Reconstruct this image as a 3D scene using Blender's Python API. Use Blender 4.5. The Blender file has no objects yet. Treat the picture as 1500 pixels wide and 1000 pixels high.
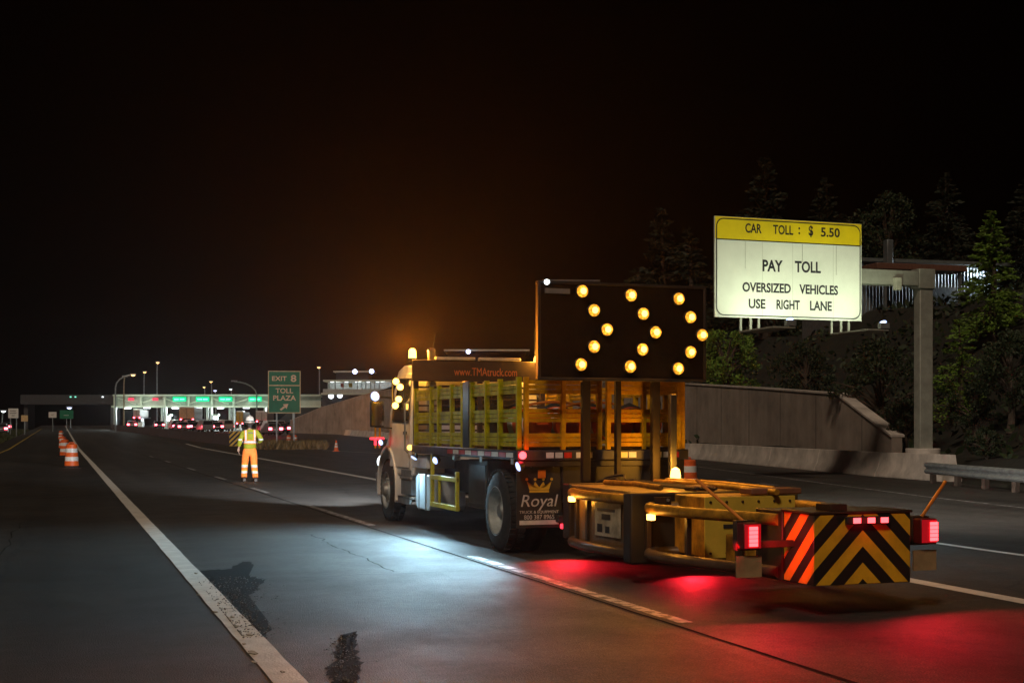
import bpy, bmesh, math, random
import numpy as np
from mathutils import Vector, Matrix
random.seed(7)
R = math.radians
S = bpy.context.scene
COL = S.collection

# ------------------------------------------------------------------ camera, world, sun, exposure
F, CX, CY, H = 1950.0, 750.0, 627.0, 1.6          # focal length in photo pixels, principal column, horizon row, eye height
TH = math.atan(662 / F)                            # the road runs along +Y; the camera is turned this far to the right
SN, CS = math.sin(TH), math.cos(TH)
cd = bpy.data.cameras.new('camera'); cam = bpy.data.objects.new('camera', cd); COL.objects.link(cam)
cam.location = (0, 0, H); cam.rotation_euler = (R(90), 0, -TH)
cd.sensor_width = 36; cd.lens = 36 * F / 1500; cd.shift_y = (CY - 500) / 1500
cd.clip_start = .1; cd.clip_end = 6000
S.camera = cam
S.view_settings.view_transform = 'Standard'; S.view_settings.look = 'None'
S.view_settings.exposure = 0; S.view_settings.gamma = 1
S.render.engine = 'CYCLES'
S.cycles.use_denoising = True
S.cycles.max_bounces = 5; S.cycles.diffuse_bounces = 2; S.cycles.glossy_bounces = 3; S.cycles.transmission_bounces = 3
S.cycles.volume_bounces = 0; S.cycles.transparent_max_bounces = 4
S.cycles.sample_clamp_indirect = 4; S.cycles.caustics_reflective = False; S.cycles.caustics_refractive = False
SUN_E, SUN_AZ = 44, 40       # a weak moon-like fill from behind the camera
w = bpy.data.worlds.new('World'); S.world = w; w.use_nodes = True
nt = w.node_tree; bg = nt.nodes['Background']
sky = nt.nodes.new('ShaderNodeTexSky'); sky.sky_type = 'NISHITA'; sky.sun_disc = False
sky.sun_elevation = R(-6); sky.sun_rotation = R(180 + SUN_AZ); sky.air_density = 1.0
nt.links.new(sky.outputs[0], bg.inputs[0]); bg.inputs[1].default_value = .12
sl = bpy.data.lights.new('sun', 'SUN'); so = bpy.data.objects.new('sun', sl); COL.objects.link(so)
sl.energy = 1.2; sl.angle = R(8); sl.color = (1, .78, .58)
sd = Vector((math.sin(R(SUN_AZ)) * math.cos(R(SUN_E)), math.cos(R(SUN_AZ)) * math.cos(R(SUN_E)), -math.sin(R(SUN_E))))
so.rotation_euler = sd.to_track_quat('-Z', 'Y').to_euler()

# ------------------------------------------------------------------ helpers
def at(px, D):                      # world X, Y of a photo column at a depth
    L = (px - CX) / F * D
    return D * SN + L * CS, D * CS - L * SN
def zat(py, D): return H - (py - CY) / F * D
def gd(py): return H * F / (py - CY)
def onroad(px, py): return at(px, gd(py))
def depth(x, y): return x * SN + y * CS
def colx(px, y): return y * math.tan(TH + math.atan((px - CX) / F))   # X where a photo column meets the plane Y=y
def coly(px, x): return x / math.tan(TH + math.atan((px - CX) / F))
def rz(y): return max(0, min(y, 420) - 110) * .008                   # the road climbs gently towards the toll plaza

MATS = {}
def mat(name, col, rough=.6, metal=0., var=.25, scale=5., bump=0., bscale=60., spec=.5, col2=None, coat=0.):
    if name in MATS: return MATS[name]
    m = bpy.data.materials.new(name); m.use_nodes = True; n = m.node_tree.nodes; l = m.node_tree.links
    b = n['Principled BSDF']; b.inputs['Roughness'].default_value = rough; b.inputs['Metallic'].default_value = metal
    b.inputs['Specular IOR Level'].default_value = spec; b.inputs['Coat Weight'].default_value = coat
    tc = n.new('ShaderNodeTexCoord'); nz = n.new('ShaderNodeTexNoise'); nz.inputs['Scale'].default_value = scale
    nz.inputs['Detail'].default_value = 6; nz.inputs['Roughness'].default_value = .65
    l.new(tc.outputs['Object'], nz.inputs['Vector'])
    cr = n.new('ShaderNodeValToRGB'); l.new(nz.outputs['Fac'], cr.inputs[0])
    c2 = col2 or tuple(c * (1 - var * 1.6) for c in col)
    cr.color_ramp.elements[0].position = .3; cr.color_ramp.elements[1].position = .65
    cr.color_ramp.elements[0].color = (*c2, 1); cr.color_ramp.elements[1].color = (*col, 1)
    l.new(cr.outputs[0], b.inputs['Base Color'])
    mr = n.new('ShaderNodeMapRange'); mr.inputs[3].default_value = min(1, rough + .12); mr.inputs[4].default_value = max(.03, rough - .1)
    l.new(nz.outputs['Fac'], mr.inputs[0]); l.new(mr.outputs[0], b.inputs['Roughness'])
    if bump:
        n2 = n.new('ShaderNodeTexNoise'); n2.inputs['Scale'].default_value = bscale; n2.inputs['Detail'].default_value = 5
        l.new(tc.outputs['Object'], n2.inputs['Vector'])
        bp = n.new('ShaderNodeBump'); bp.inputs['Strength'].default_value = bump; bp.inputs['Distance'].default_value = .02
        l.new(n2.outputs['Fac'], bp.inputs['Height']); l.new(bp.outputs[0], b.inputs['Normal'])
    MATS[name] = m; return m
def glow(name, col, strength):
    if name in MATS: return MATS[name]
    m = bpy.data.materials.new(name); m.use_nodes = True
    b = m.node_tree.nodes['Principled BSDF']
    b.inputs['Base Color'].default_value = (*[min(1, c) * .5 for c in col], 1); b.inputs['Roughness'].default_value = .25
    b.inputs['Emission Color'].default_value = (*col, 1); b.inputs['Emission Strength'].default_value = strength
    MATS[name] = m; return m
def masked(name, base, layers, rough=.6, expr=None):
    """material whose colour changes over ranges of object x/y/z: layers = [(colour, [(axis, lo, hi), ...]), ...]"""
    m = mat(name, base, rough, var=.18, scale=9); n = m.node_tree.nodes; l = m.node_tree.links
    b = n['Principled BSDF']; src = b.inputs['Base Color'].links[0].from_socket
    tc = n.new('ShaderNodeTexCoord'); sp = n.new('ShaderNodeSeparateXYZ'); l.new(tc.outputs['Object'], sp.inputs[0])
    ab = n.new('ShaderNodeMath'); ab.operation = 'ABSOLUTE'; l.new(sp.outputs[0], ab.inputs[0])
    ax = {'x': sp.outputs[0], 'y': sp.outputs[1], 'z': sp.outputs[2], 'a': ab.outputs[0]}
    for col, cond in layers:
        acc = None
        for a, lo, hi in cond:
            g = n.new('ShaderNodeMath'); g.operation = 'COMPARE'
            l.new(ax[a], g.inputs[0]); g.inputs[1].default_value = (lo + hi) / 2; g.inputs[2].default_value = (hi - lo) / 2
            if acc is None: acc = g.outputs[0]
            else:
                q = n.new('ShaderNodeMath'); q.operation = 'MULTIPLY'; l.new(acc, q.inputs[0]); l.new(g.outputs[0], q.inputs[1]); acc = q.outputs[0]
        mx = n.new('ShaderNodeMix'); mx.data_type = 'RGBA'
        l.new(acc, mx.inputs[0]); l.new(src, mx.inputs[6]); mx.inputs[7].default_value = (*col, 1); src = mx.outputs[2]
    l.new(src, b.inputs['Base Color']); return m

def off(o):
    v = Vector((0, 0, 0))
    while o is not None: v += o.location; o = o.parent
    return v
class MB:
    def __init__(s): s.v = []; s.f = []; s.mi = []; s.m = 0
    def add(s, vs, fs):
        k = len(s.v); s.v += [tuple(p) for p in vs]
        for f in fs: s.f.append([i + k for i in f]); s.mi.append(s.m)
        return s
    def box(s, x0, x1, y0, y1, z0, z1, rz=0, c=None):
        vs = [Vector((x, y, z)) for z in (z0, z1) for y in (y0, y1) for x in (x0, x1)]
        if rz:
            cc = Vector(c or ((x0 + x1) / 2, (y0 + y1) / 2, 0)); M3 = Matrix.Rotation(rz, 3, 'Z')
            vs = [M3 @ (p - cc) + cc for p in vs]
        return s.add(vs, [(0, 2, 3, 1), (4, 5, 7, 6), (0, 1, 5, 4), (2, 6, 7, 3), (0, 4, 6, 2), (1, 3, 7, 5)])
    def tube(s, pts, r, n=10, cap=True):
        pts = [Vector(p) for p in pts]; rr = r if isinstance(r, (list, tuple)) else [r] * len(pts)
        vs = []; t0 = (pts[1] - pts[0]).normalized(); up = t0.orthogonal().normalized()
        for i, p in enumerate(pts):
            t = (pts[min(i + 1, len(pts) - 1)] - pts[max(i - 1, 0)]).normalized()
            up = (up - t * up.dot(t)).normalized(); w_ = t.cross(up)
            for k in range(n):
                a = 2 * math.pi * k / n; vs.append(p + (up * math.cos(a) + w_ * math.sin(a)) * rr[i])
        fs = [(i * n + k, i * n + (k + 1) % n, (i + 1) * n + (k + 1) % n, (i + 1) * n + k) for i in range(len(pts) - 1) for k in range(n)]
        if cap: fs += [tuple(range(n))[::-1], tuple((len(pts) - 1) * n + k for k in range(n))]
        return s.add(vs, fs)
    def prism(s, poly, a0, a1, axis='x'):
        n = len(poly)
        def P(u, v, a): return {'x': (a, u, v), 'y': (u, a, v), 'z': (u, v, a)}[axis]
        vs = [P(u, v, a) for a in (a0, a1) for u, v in poly]
        return s.add(vs, [tuple(range(n))[::-1], tuple(range(n, 2 * n))] + [(i, (i + 1) % n, n + (i + 1) % n, n + i) for i in range(n)])
    def lathe(s, prof, c=(0, 0, 0), n=28, d=(0, 0, 1), bands=None, cap=True):
        d = Vector(d).normalized(); u = d.orthogonal().normalized(); w_ = d.cross(u); c = Vector(c)
        vs = [c + d * z + (u * math.cos(2 * math.pi * k / n) + w_ * math.sin(2 * math.pi * k / n)) * r for r, z in prof for k in range(n)]
        m0 = s.m; base = len(s.v); s.v += [tuple(p) for p in vs]
        for i in range(len(prof) - 1):
            for k in range(n):
                s.f.append([base + q for q in (i * n + k, i * n + (k + 1) % n, (i + 1) * n + (k + 1) % n, (i + 1) * n + k)])
                s.mi.append(bands[i] if bands else m0)
        if not cap: return s
        s.f.append([base + k for k in range(n)][::-1]); s.mi.append(bands[0] if bands else m0)
        s.f.append([base + (len(prof) - 1) * n + k for k in range(n)]); s.mi.append(bands[-1] if bands else m0)
        return s
    def sheet(s, pts, z=0): return s.add([(x, y, z) if not callable(z) else (x, y, z(x, y)) for x, y in pts], [tuple(range(len(pts)))])
    def build(s, name, m=None, parent=None, bev=0, smooth=40, fix=True):
        me = bpy.data.meshes.new(name); o_ = off(parent)
        me.from_pydata([(x - o_.x, y - o_.y, z - o_.z) for x, y, z in s.v], [], s.f)
        ms = m if isinstance(m, (list, tuple)) else [m]
        for q in ms: me.materials.append(q)
        me.polygons.foreach_set('material_index', s.mi)
        if fix:
            bm = bmesh.new(); bm.from_mesh(me); bmesh.ops.recalc_face_normals(bm, faces=bm.faces); bm.to_mesh(me); bm.free()
        if smooth:
            me.polygons.foreach_set('use_smooth', [True] * len(me.polygons)); me.set_sharp_from_angle(angle=R(smooth))
        o = bpy.data.objects.new(name, me); COL.objects.link(o); o.parent = parent
        if bev:
            b = o.modifiers.new('bevel', 'BEVEL'); b.width = bev; b.segments = 2; b.limit_method = 'ANGLE'; b.angle_limit = R(40)
        return o
def tag(o, label, cat, group=None):
    o['label'] = label; o['category'] = cat
    if group: o['group'] = group
    return o
def thing(name, loc, label, cat, group=None, rot=0):
    o = bpy.data.objects.new(name, None); COL.objects.link(o); o.location = loc; o.rotation_euler.z = rot; o.empty_display_size = .2
    return tag(o, label, cat, group)
def struct(o, kind='structure'): o['kind'] = kind; return o
def dup(o, loc, rot=None, label=None, scale=None):
    def cp(a, par):
        c = a.copy(); COL.objects.link(c); c.parent = par
        for ch in a.children: cp(ch, c)
        return c
    c = cp(o, None); c.location = loc
    if rot is not None: c.rotation_euler = rot if hasattr(rot, '__len__') else (0, 0, rot)
    if scale: c.scale = (scale,) * 3
    if label: c['label'] = label
    return c
def lamp(name, loc, e, col, aim=None, cone=90, blend=.6, r=.04, parent=None):
    ld = bpy.data.lights.new(name, 'SPOT' if aim is not None else 'POINT'); ld.energy = e; ld.color = col; ld.shadow_soft_size = r
    o = bpy.data.objects.new(name, ld); COL.objects.link(o); o.location = Vector(loc) - off(parent); o.parent = parent
    if aim is not None:
        ld.spot_size = R(cone); ld.spot_blend = blend
        o.rotation_euler = (Vector(aim) - Vector(loc)).to_track_quat('-Z', 'Y').to_euler()
    return o
def text(lines, u, v, o, m, parent, name='lettering', depth_=.004, font_bold=0.0):
    """lines = [(string, centre_u, centre_v, width, height)] laid in the plane through o spanned by u (right) and v (up)"""
    u = Vector(u).normalized(); v = Vector(v).normalized(); nrm = u.cross(v); o = Vector(o); mb = MB()
    for s_, cu, cv, wd, ht in lines:
        c = bpy.data.curves.new('t', 'FONT'); c.body = s_; c.extrude = .02; c.offset = font_bold; c.resolution_u = 3
        t = bpy.data.objects.new('t', c); COL.objects.link(t)
        dg = bpy.context.evaluated_depsgraph_get(); me = bpy.data.meshes.new_from_object(t.evaluated_get(dg))
        P = np.array([p.co[:] for p in me.vertices]); lo, hi = P.min(0), P.max(0)
        sx = wd / (hi[0] - lo[0]); sy = ht / (hi[1] - lo[1])
        vs = [o + u * (cu + (p[0] - (lo[0] + hi[0]) / 2) * sx) + v * (cv + (p[1] - (lo[1] + hi[1]) / 2) * sy) + nrm * (depth_ * (.5 + p[2] / .04)) for p in P]
        mb.add(vs, [tuple(f.vertices) for f in me.polygons])
        bpy.data.objects.remove(t); bpy.data.curves.remove(c); bpy.data.meshes.remove(me)
    return mb.build(name, m, parent, smooth=0)

# ------------------------------------------------------------------ materials
white = mat('white_paint', (.74, .73, .71), .35, var=.12, scale=3)
black = mat('black_steel', (.02, .02, .021), .45, var=.3)
rubber = mat('rubber', (.018, .017, .016), .75, var=.3, scale=12, bump=.2)
steel = mat('galvanised_steel', (.34, .36, .36), .45, .6, scale=4)
alu = mat('brushed_aluminium', (.62, .67, .70), .35, .25, var=.15)
yel = mat('yellow_paint', (.62, .33, .004), .6, var=.4, scale=5, spec=.15)
yelg = mat('cool_lit_yellow_paint', (.50, .47, .001), .6, var=.42, scale=5, spec=.15)  # the bed's yellow with greenish white light put into the colour
amber_p = mat('amber_painted_steel', (.46, .22, .02), .5, var=.5, scale=6, bump=.25, bscale=18)
orange = mat('orange_plastic', (.85, .13, .015), .5, var=.18)
white_r = mat('white_sheeting', (.80, .78, .74), .4, var=.15, scale=10)
concrete = mat('concrete', (.58, .52, .46), .85, var=.28, scale=1.3, bump=.3, bscale=25)
glass = mat('dark_glass', (.02, .022, .025), .06, var=.1, spec=.8)
green_s = mat('green_sheeting', (.004, .19, .09), .45, var=.2, scale=1.5)
ink = mat('black_lettering', (.012, .013, .02), .5, var=.1)
bark = mat('bark', (.07, .05, .035), .9, var=.4, scale=9, bump=.5)
leafm = mat('leaf_green', (.016, .032, .005), .7, var=.45, scale=.6, col2=(.006, .012, .003))
needle = mat('needle_green', (.011, .021, .005), .75, var=.4, scale=.7, col2=(.004, .008, .003))
WARM, AMB, RED, COOL = (1, .62, .3), (1, .42, .04), (1, .015, .03), (.46, .80, 1)
g_amb = glow('amber_lens', (1, .50, .08), 5); g_ambl = glow('amber_bulb', (1, .52, .10), 7)
g_red = glow('red_lens', (1, .03, .05), 3); g_redc = glow('red_led', (1, .07, .08), 4.5)
g_white = glow('white_lens', (.46, .58, 1), 2.0); g_wsoft = glow('white_tube', (.85, .95, 1), 3)
g_blue = glow('bluish_lamp', (.55, .6, 1), 5); g_green = glow('green_signal', (0, .9, .36), .75); g_greenc = glow('green_led', (.25, 1, .70), 1.5)
g_sod = glow('sodium_lamp', (1, .55, .18), 5); g_rsig = glow('red_signal', (1, .06, .12), .8)

# ------------------------------------------------------------------ ground, roads, markings
def asphalt(name, base):
    m = bpy.data.materials.new(name); m.use_nodes = True; n = m.node_tree.nodes; l = m.node_tree.links; b = n['Principled BSDF']
    tc = n.new('ShaderNodeTexCoord')
    def noise(sc, det, map_=None):
        z = n.new('ShaderNodeTexNoise'); z.inputs['Scale'].default_value = sc; z.inputs['Detail'].default_value = det
        if map_:
            mp = n.new('ShaderNodeMapping'); mp.inputs['Scale'].default_value = map_; l.new(tc.outputs['Object'], mp.inputs[0]); l.new(mp.outputs[0], z.inputs[0])
        else: l.new(tc.outputs['Object'], z.inputs[0])
        return z.outputs['Fac']
    def ramp(f, a, b_, c0, c1):
        r = n.new('ShaderNodeValToRGB'); l.new(f, r.inputs[0]); r.color_ramp.elements[0].position = a; r.color_ramp.elements[1].position = b_
        r.color_ramp.elements[0].color = (*c0, 1); r.color_ramp.elements[1].color = (*c1, 1); return r.outputs[0]
    def mul(a, c):
        x = n.new('ShaderNodeMix'); x.data_type = 'RGBA'; x.blend_type = 'MULTIPLY'; x.inputs[0].default_value = 1; l.new(a, x.inputs[6]); l.new(c, x.inputs[7]); return x.outputs[2]
    c = ramp(noise(.35, 5), .3, .7, tuple(q * .62 for q in base), base)
    c = mul(c, ramp(noise(.5, 4, (2.2, .06, 1)), .35, .65, (.62, .62, .62), (1.1, 1.08, 1.05)))      # wheel-path wear along the road
    c = mul(c, ramp(noise(70, 3), .36, .66, (.22, .22, .23), (1.75, 1.72, 1.66)))
    c = mul(c, ramp(noise(9, 5), .35, .68, (.7, .7, .7), (1.15, 1.14, 1.12)))
    vo = n.new('ShaderNodeTexVoronoi'); vo.feature = 'DISTANCE_TO_EDGE'; vo.inputs['Scale'].default_value = .16
    wv = n.new('ShaderNodeMix'); wv.data_type = 'VECTOR'; wv.inputs[0].default_value = .25
    nv = n.new('ShaderNodeTexNoise'); nv.inputs['Scale'].default_value = .9; nv.inputs['Detail'].default_value = 5
    l.new(tc.outputs['Object'], nv.inputs[0]); l.new(tc.outputs['Object'], wv.inputs[4]); l.new(nv.outputs['Color'], wv.inputs[5]); l.new(wv.outputs[1], vo.inputs['Vector'])
    c = mul(c, ramp(vo.outputs['Distance'], .0, .0035, (.35, .35, .36), (1, 1, 1)))
    l.new(c, b.inputs['Base Color'])
    mr = n.new('ShaderNodeMapRange'); mr.inputs[3].default_value = .5; mr.inputs[4].default_value = .82; l.new(noise(1.3, 5), mr.inputs[0]); l.new(mr.outputs[0], b.inputs['Roughness'])
    bp = n.new('ShaderNodeBump'); bp.inputs['Strength'].default_value = .9; bp.inputs['Distance'].default_value = .012
    l.new(noise(85, 4), bp.inputs['Height']); l.new(bp.outputs[0], b.inputs['Normal'])
    b.inputs['Specular IOR Level'].default_value = .35
    return m
def worn(name, col, lo=.40, hi=.5, sc=9):
    m = mat(name, col, .55, var=.2, scale=4, bump=.4, bscale=50); n = m.node_tree.nodes; l = m.node_tree.links; b = n['Principled BSDF']
    src = b.inputs['Base Color'].links[0].from_socket
    tc = n.new('ShaderNodeTexCoord'); nz = n.new('ShaderNodeTexNoise'); nz.inputs['Scale'].default_value = sc; nz.inputs['Detail'].default_value = 8; nz.inputs['Roughness'].default_value = .7
    l.new(tc.outputs['Object'], nz.inputs[0])
    cr = n.new('ShaderNodeValToRGB'); cr.color_ramp.elements[0].position = lo; cr.color_ramp.elements[1].position = hi; l.new(nz.outputs['Fac'], cr.inputs[0])
    mx = n.new('ShaderNodeMix'); mx.data_type = 'RGBA'; l.new(cr.outputs[0], mx.inputs[0]); mx.inputs[6].default_value = (.05, .047, .043, 1); l.new(src, mx.inputs[7])
    l.new(mx.outputs[2], b.inputs['Base Color']); return m
road_m = asphalt('asphalt', (.062, .058, .054)); shoulder_m = asphalt('shoulder_asphalt', (.040, .038, .035))
earth = mat('dark_earth', (.035, .032, .02), .95, var=.5, scale=.8, bump=.6, bscale=6)
linew = worn('worn_white_paint', (.62, .60, .55), .30, .37, 7); liney = worn('worn_yellow_paint', (.5, .36, .05)); dashw = worn('faded_white_paint', (.5, .5, .5), .44, .56, 6)

def strip(xs_a, xs_b, ys, name, m, z):
    mb = MB(); n = len(ys)
    vs = [(xa, y, rz(y) + z) for xa, y in zip(xs_a, ys)] + [(xb, y, rz(y) + z) for xb, y in zip(xs_b, ys)]
    mb.add(vs, [(i, n + i, n + i + 1, i + 1) for i in range(n - 1)])
    o = mb.build(name, m, smooth=0, fix=False); return struct(o)
def poly(pts, ys):       # x on a polyline (x, y) for each y
    return [float(np.interp(y, [p[1] for p in pts], [p[0] for p in pts])) for y in ys]
g = MB(); g.sheet([(-2500, -1500), (2500, -1500), (2500, 4000), (-2500, 4000)], -.08)
struct(g.build('ground', earth, smooth=0, fix=False))
YS = [-12 + 4 * i for i in range(110)]
BAR = [(16, -30), (22.4, 27), (25.0, 33.6), (25.5, 37.7), (30.9, 61.3), (38.5, 188), (50, 440)]       # foot of the right-hand barrier
strip([1.25] * len(YS), [x + .3 for x in poly(BAR, YS)], YS, 'road', road_m, 0)
strip([-5.2] * len(YS), [1.25] * len(YS), YS, 'shoulder', shoulder_m, 0)
def line(pts, wd, y0, y1, name='edge_line', m=linew, step=2., jit=0):
    n = max(2, int((y1 - y0) / step)); ys = [y0 + (y1 - y0) * i / (n - 1) for i in range(n)]; xs = poly(pts, ys)
    return strip([x - wd / 2 + random.uniform(-jit, jit) for x in xs], [x + wd / 2 + random.uniform(-jit, jit) for x in xs], ys, name, m, .006)
line([(1.37, -10), (1.37, 400)], .21, -10, 150, jit=.005, step=.4)
line([(4.72, -10), (4.72, 90)], .035, -5, 85, 'tar_seam', mat('tar_seal', (.012, .012, .012), .95, var=.3, spec=.05), .5, .006)
line([(1.37, -10), (1.37, 400)], .21, 150, 400)
line([(-3.7, -10), (-3.7, 400)], .14, -10, 300, m=liney)
LANE2 = [(8.35, 8), (9.35, 42), (9.9, 66), (11.2, 128), (9, 300)]
line(LANE2, .23, -5, 128, step=1, jit=.006)
for k, (a, b) in enumerate([(2.2, 5.4), (9.9, 15.9), (21.5, 27.5), (33, 36), (42, 45), (52, 55), (64, 67), (76, 79)]):
    line([(4.87, 0), (4.87, 90)], .13, a, b, 'lane_dash', dashw, .5, .006)
line([(11.2, 0), (11.5, 15), (13.5, 40)], .13, 8, 22, 'edge_line', linew, 1)
line([(15, 5), (19.2, 26.5), (25.2, 50.4), (31, 90)], .10, 12, 60, 'edge_line', dashw)
line([(18.0, 96), (19.7, 80), (19.9, 70)][::-1], .14, 70, 96)
for y in (33, 36): line([(18.6, 30), (20.2, 40)], .12, y, y + 1.4, 'lane_dash', dashw, .3)
# broken tar patch by the left line, and a second one nearer the camera
tar = mat('loose_tar_gravel', (.014, .014, .0145), .9, var=.5, scale=60, bump=.6, bscale=120, spec=.06)
def patch(px_pts, name):
    pts = [onroad(*p) for p in px_pts]; fine = []
    for i, a in enumerate(pts):
        b = pts[(i + 1) % len(pts)]
        for k in range(14):
            t = k / 14; j = random.gauss(0, .03); fine.append((a[0] + (b[0] - a[0]) * t + j, a[1] + (b[1] - a[1]) * t + j))
    m = MB(); n = len(fine); c = (sum(p[0] for p in fine) / n, sum(p[1] for p in fine) / n, .012)
    m.add([c] + [(x, y, .004) for x, y in fine], [(0, i + 1, (i + 1) % n + 1) for i in range(n)])
    struct(m.build(name, tar, smooth=0))
    return pts
patch([(292, 836), (338, 833), (356, 822), (369, 824), (362, 845), (390, 849), (358, 880), (366, 905), (392, 912), (388, 938), (352, 900), (322, 868)], 'tar_patch')
patch([(500, 930), (520, 925), (525, 965), (520, 1005), (488, 1010), (478, 985), (495, 960)], 'tar_patch')
crumb = MB()
for _ in range(800):
    py = random.uniform(845, 935); px = random.gauss(338 + (py - 845) * .3, 24); px = max(px, 278 + (py - 836) * .8)
    if random.random() < .25: px = random.gauss(505, 11); py = random.uniform(930, 1000)
    x, y = onroad(px, py); s_ = random.uniform(.003, .009)
    crumb.lathe([(s_ * .6, 0), (s_, s_ * .5), (s_ * .5, s_)], (x, y, .006), 5, (random.uniform(-.3, .3), random.uniform(-.3, .3), 1))
# darker relaid strip of asphalt, and thin sealed cracks
pm_ = asphalt('relaid_asphalt', (.044, .041, .038)); q_ = MB(); ring = []
for a_, b_ in (((3.02, 6.0), (3.10, 10.6)), ((3.10, 10.6), (4.55, 10.9)), ((4.55, 10.9), (4.50, 6.0)), ((4.50, 6.0), (3.02, 6.0))):
    for k in range(24): t = k / 24; ring.append((a_[0] + (b_[0] - a_[0]) * t + random.gauss(0, .012), a_[1] + (b_[1] - a_[1]) * t + random.gauss(0, .012)))
q_.sheet(ring, .003); struct(q_.build('relaid_patch', pm_, smooth=0, fix=False))
for x0_, y0_, y1_, am_ in ((3.55, 14.5, 20, .10), (-.6, 9, 24, .12)):
    ys_ = [y0_ + (y1_ - y0_) * k / 60 for k in range(61)]; xs_ = []; xx = x0_
    for _k in ys_: xx += random.gauss(0, am_ * .18) + (x0_ - xx) * .05; xs_.append(xx)
    ws_ = [random.uniform(.003, .012) for _k in ys_]
    strip([x - w_ for x, w_ in zip(xs_, ws_)], [x + w_ for x, w_ in zip(xs_, ws_)], ys_, 'sealed_crack', MATS['tar_seal'], .0045)
struct(crumb.build('loose_gravel', mat('wet_stone', (.30, .30, .29), .3, var=.5, spec=.8), smooth=0), 'stuff')
flake = MB()
for py in [840, 858, 872, 884, 897, 905, 918, 931, 944, 957, 971, 985]:
    pxl = 404 - (1000 - py) * .846 + random.uniform(-10, 22); x, y = onroad(pxl, py); n = 9; rr = random.uniform(.010, .042)
    ring = [(x + rr * random.uniform(.35, 1.2) * math.cos(6.283 * k / n), y + 2.2 * rr * random.uniform(.5, 1.1) * math.sin(6.283 * k / n)) for k in range(n)]
    flake.add([(a, b, .008) for a, b in ring] + [(a, b, .013) for a, b in ring], [tuple(range(n, 2 * n))] + [(i, (i + 1) % n, n + (i + 1) % n, n + i) for i in range(n)])
struct(flake.build('paint_flakes', mat('thick_old_paint', (.36, .31, .2), .7, var=.4, scale=30), smooth=0), 'stuff')

# ------------------------------------------------------------------ hillside on the right
def bard(x, y): return x - float(np.interp(y, [p[1] for p in BAR], [p[0] for p in BAR]))
def hz(x, y):
    d = bard(x, y)
    if d < .8: return -.06
    h = np.interp(d, [.8, 1.6, 3.5, 8, 14, 22, 45, 120], [-.06, .7, 1.0, 3.6, 8.0, 9.4, 12.5, 24])
    return float(h + .25 * math.sin(x * .9 + y * .35) * min(1, d / 6) + .3 * math.sin(y * .21 - x * .13) * min(1, d / 6))
hb = MB(); dd = [.8, 1.2, 1.6, 2.4, 3.5, 5, 6.5, 8, 10, 12, 14, 18, 22, 30, 45, 70, 120]; hy = [10 + 2.5 * i for i in range(32)] + [95 + 12 * i for i in range(22)]
for y in hy:
    for d in dd:
        x = float(np.interp(y, [p[1] for p in BAR], [p[0] for p in BAR])) + d; hb.v.append((x, y, hz(x + 1e-4, y)))
nd = len(dd)
for i in range(len(hy) - 1):
    for j in range(nd - 1): hb.f.append([i * nd + j, i * nd + j + 1, (i + 1) * nd + j + 1, (i + 1) * nd + j]); hb.mi.append(0)
hill_m = mat('hillside_scrub', (.012, .012, .005), .95, var=.5, scale=.7, bump=1., bscale=3)
struct(hb.build('hillside', hill_m, smooth=60))

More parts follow.
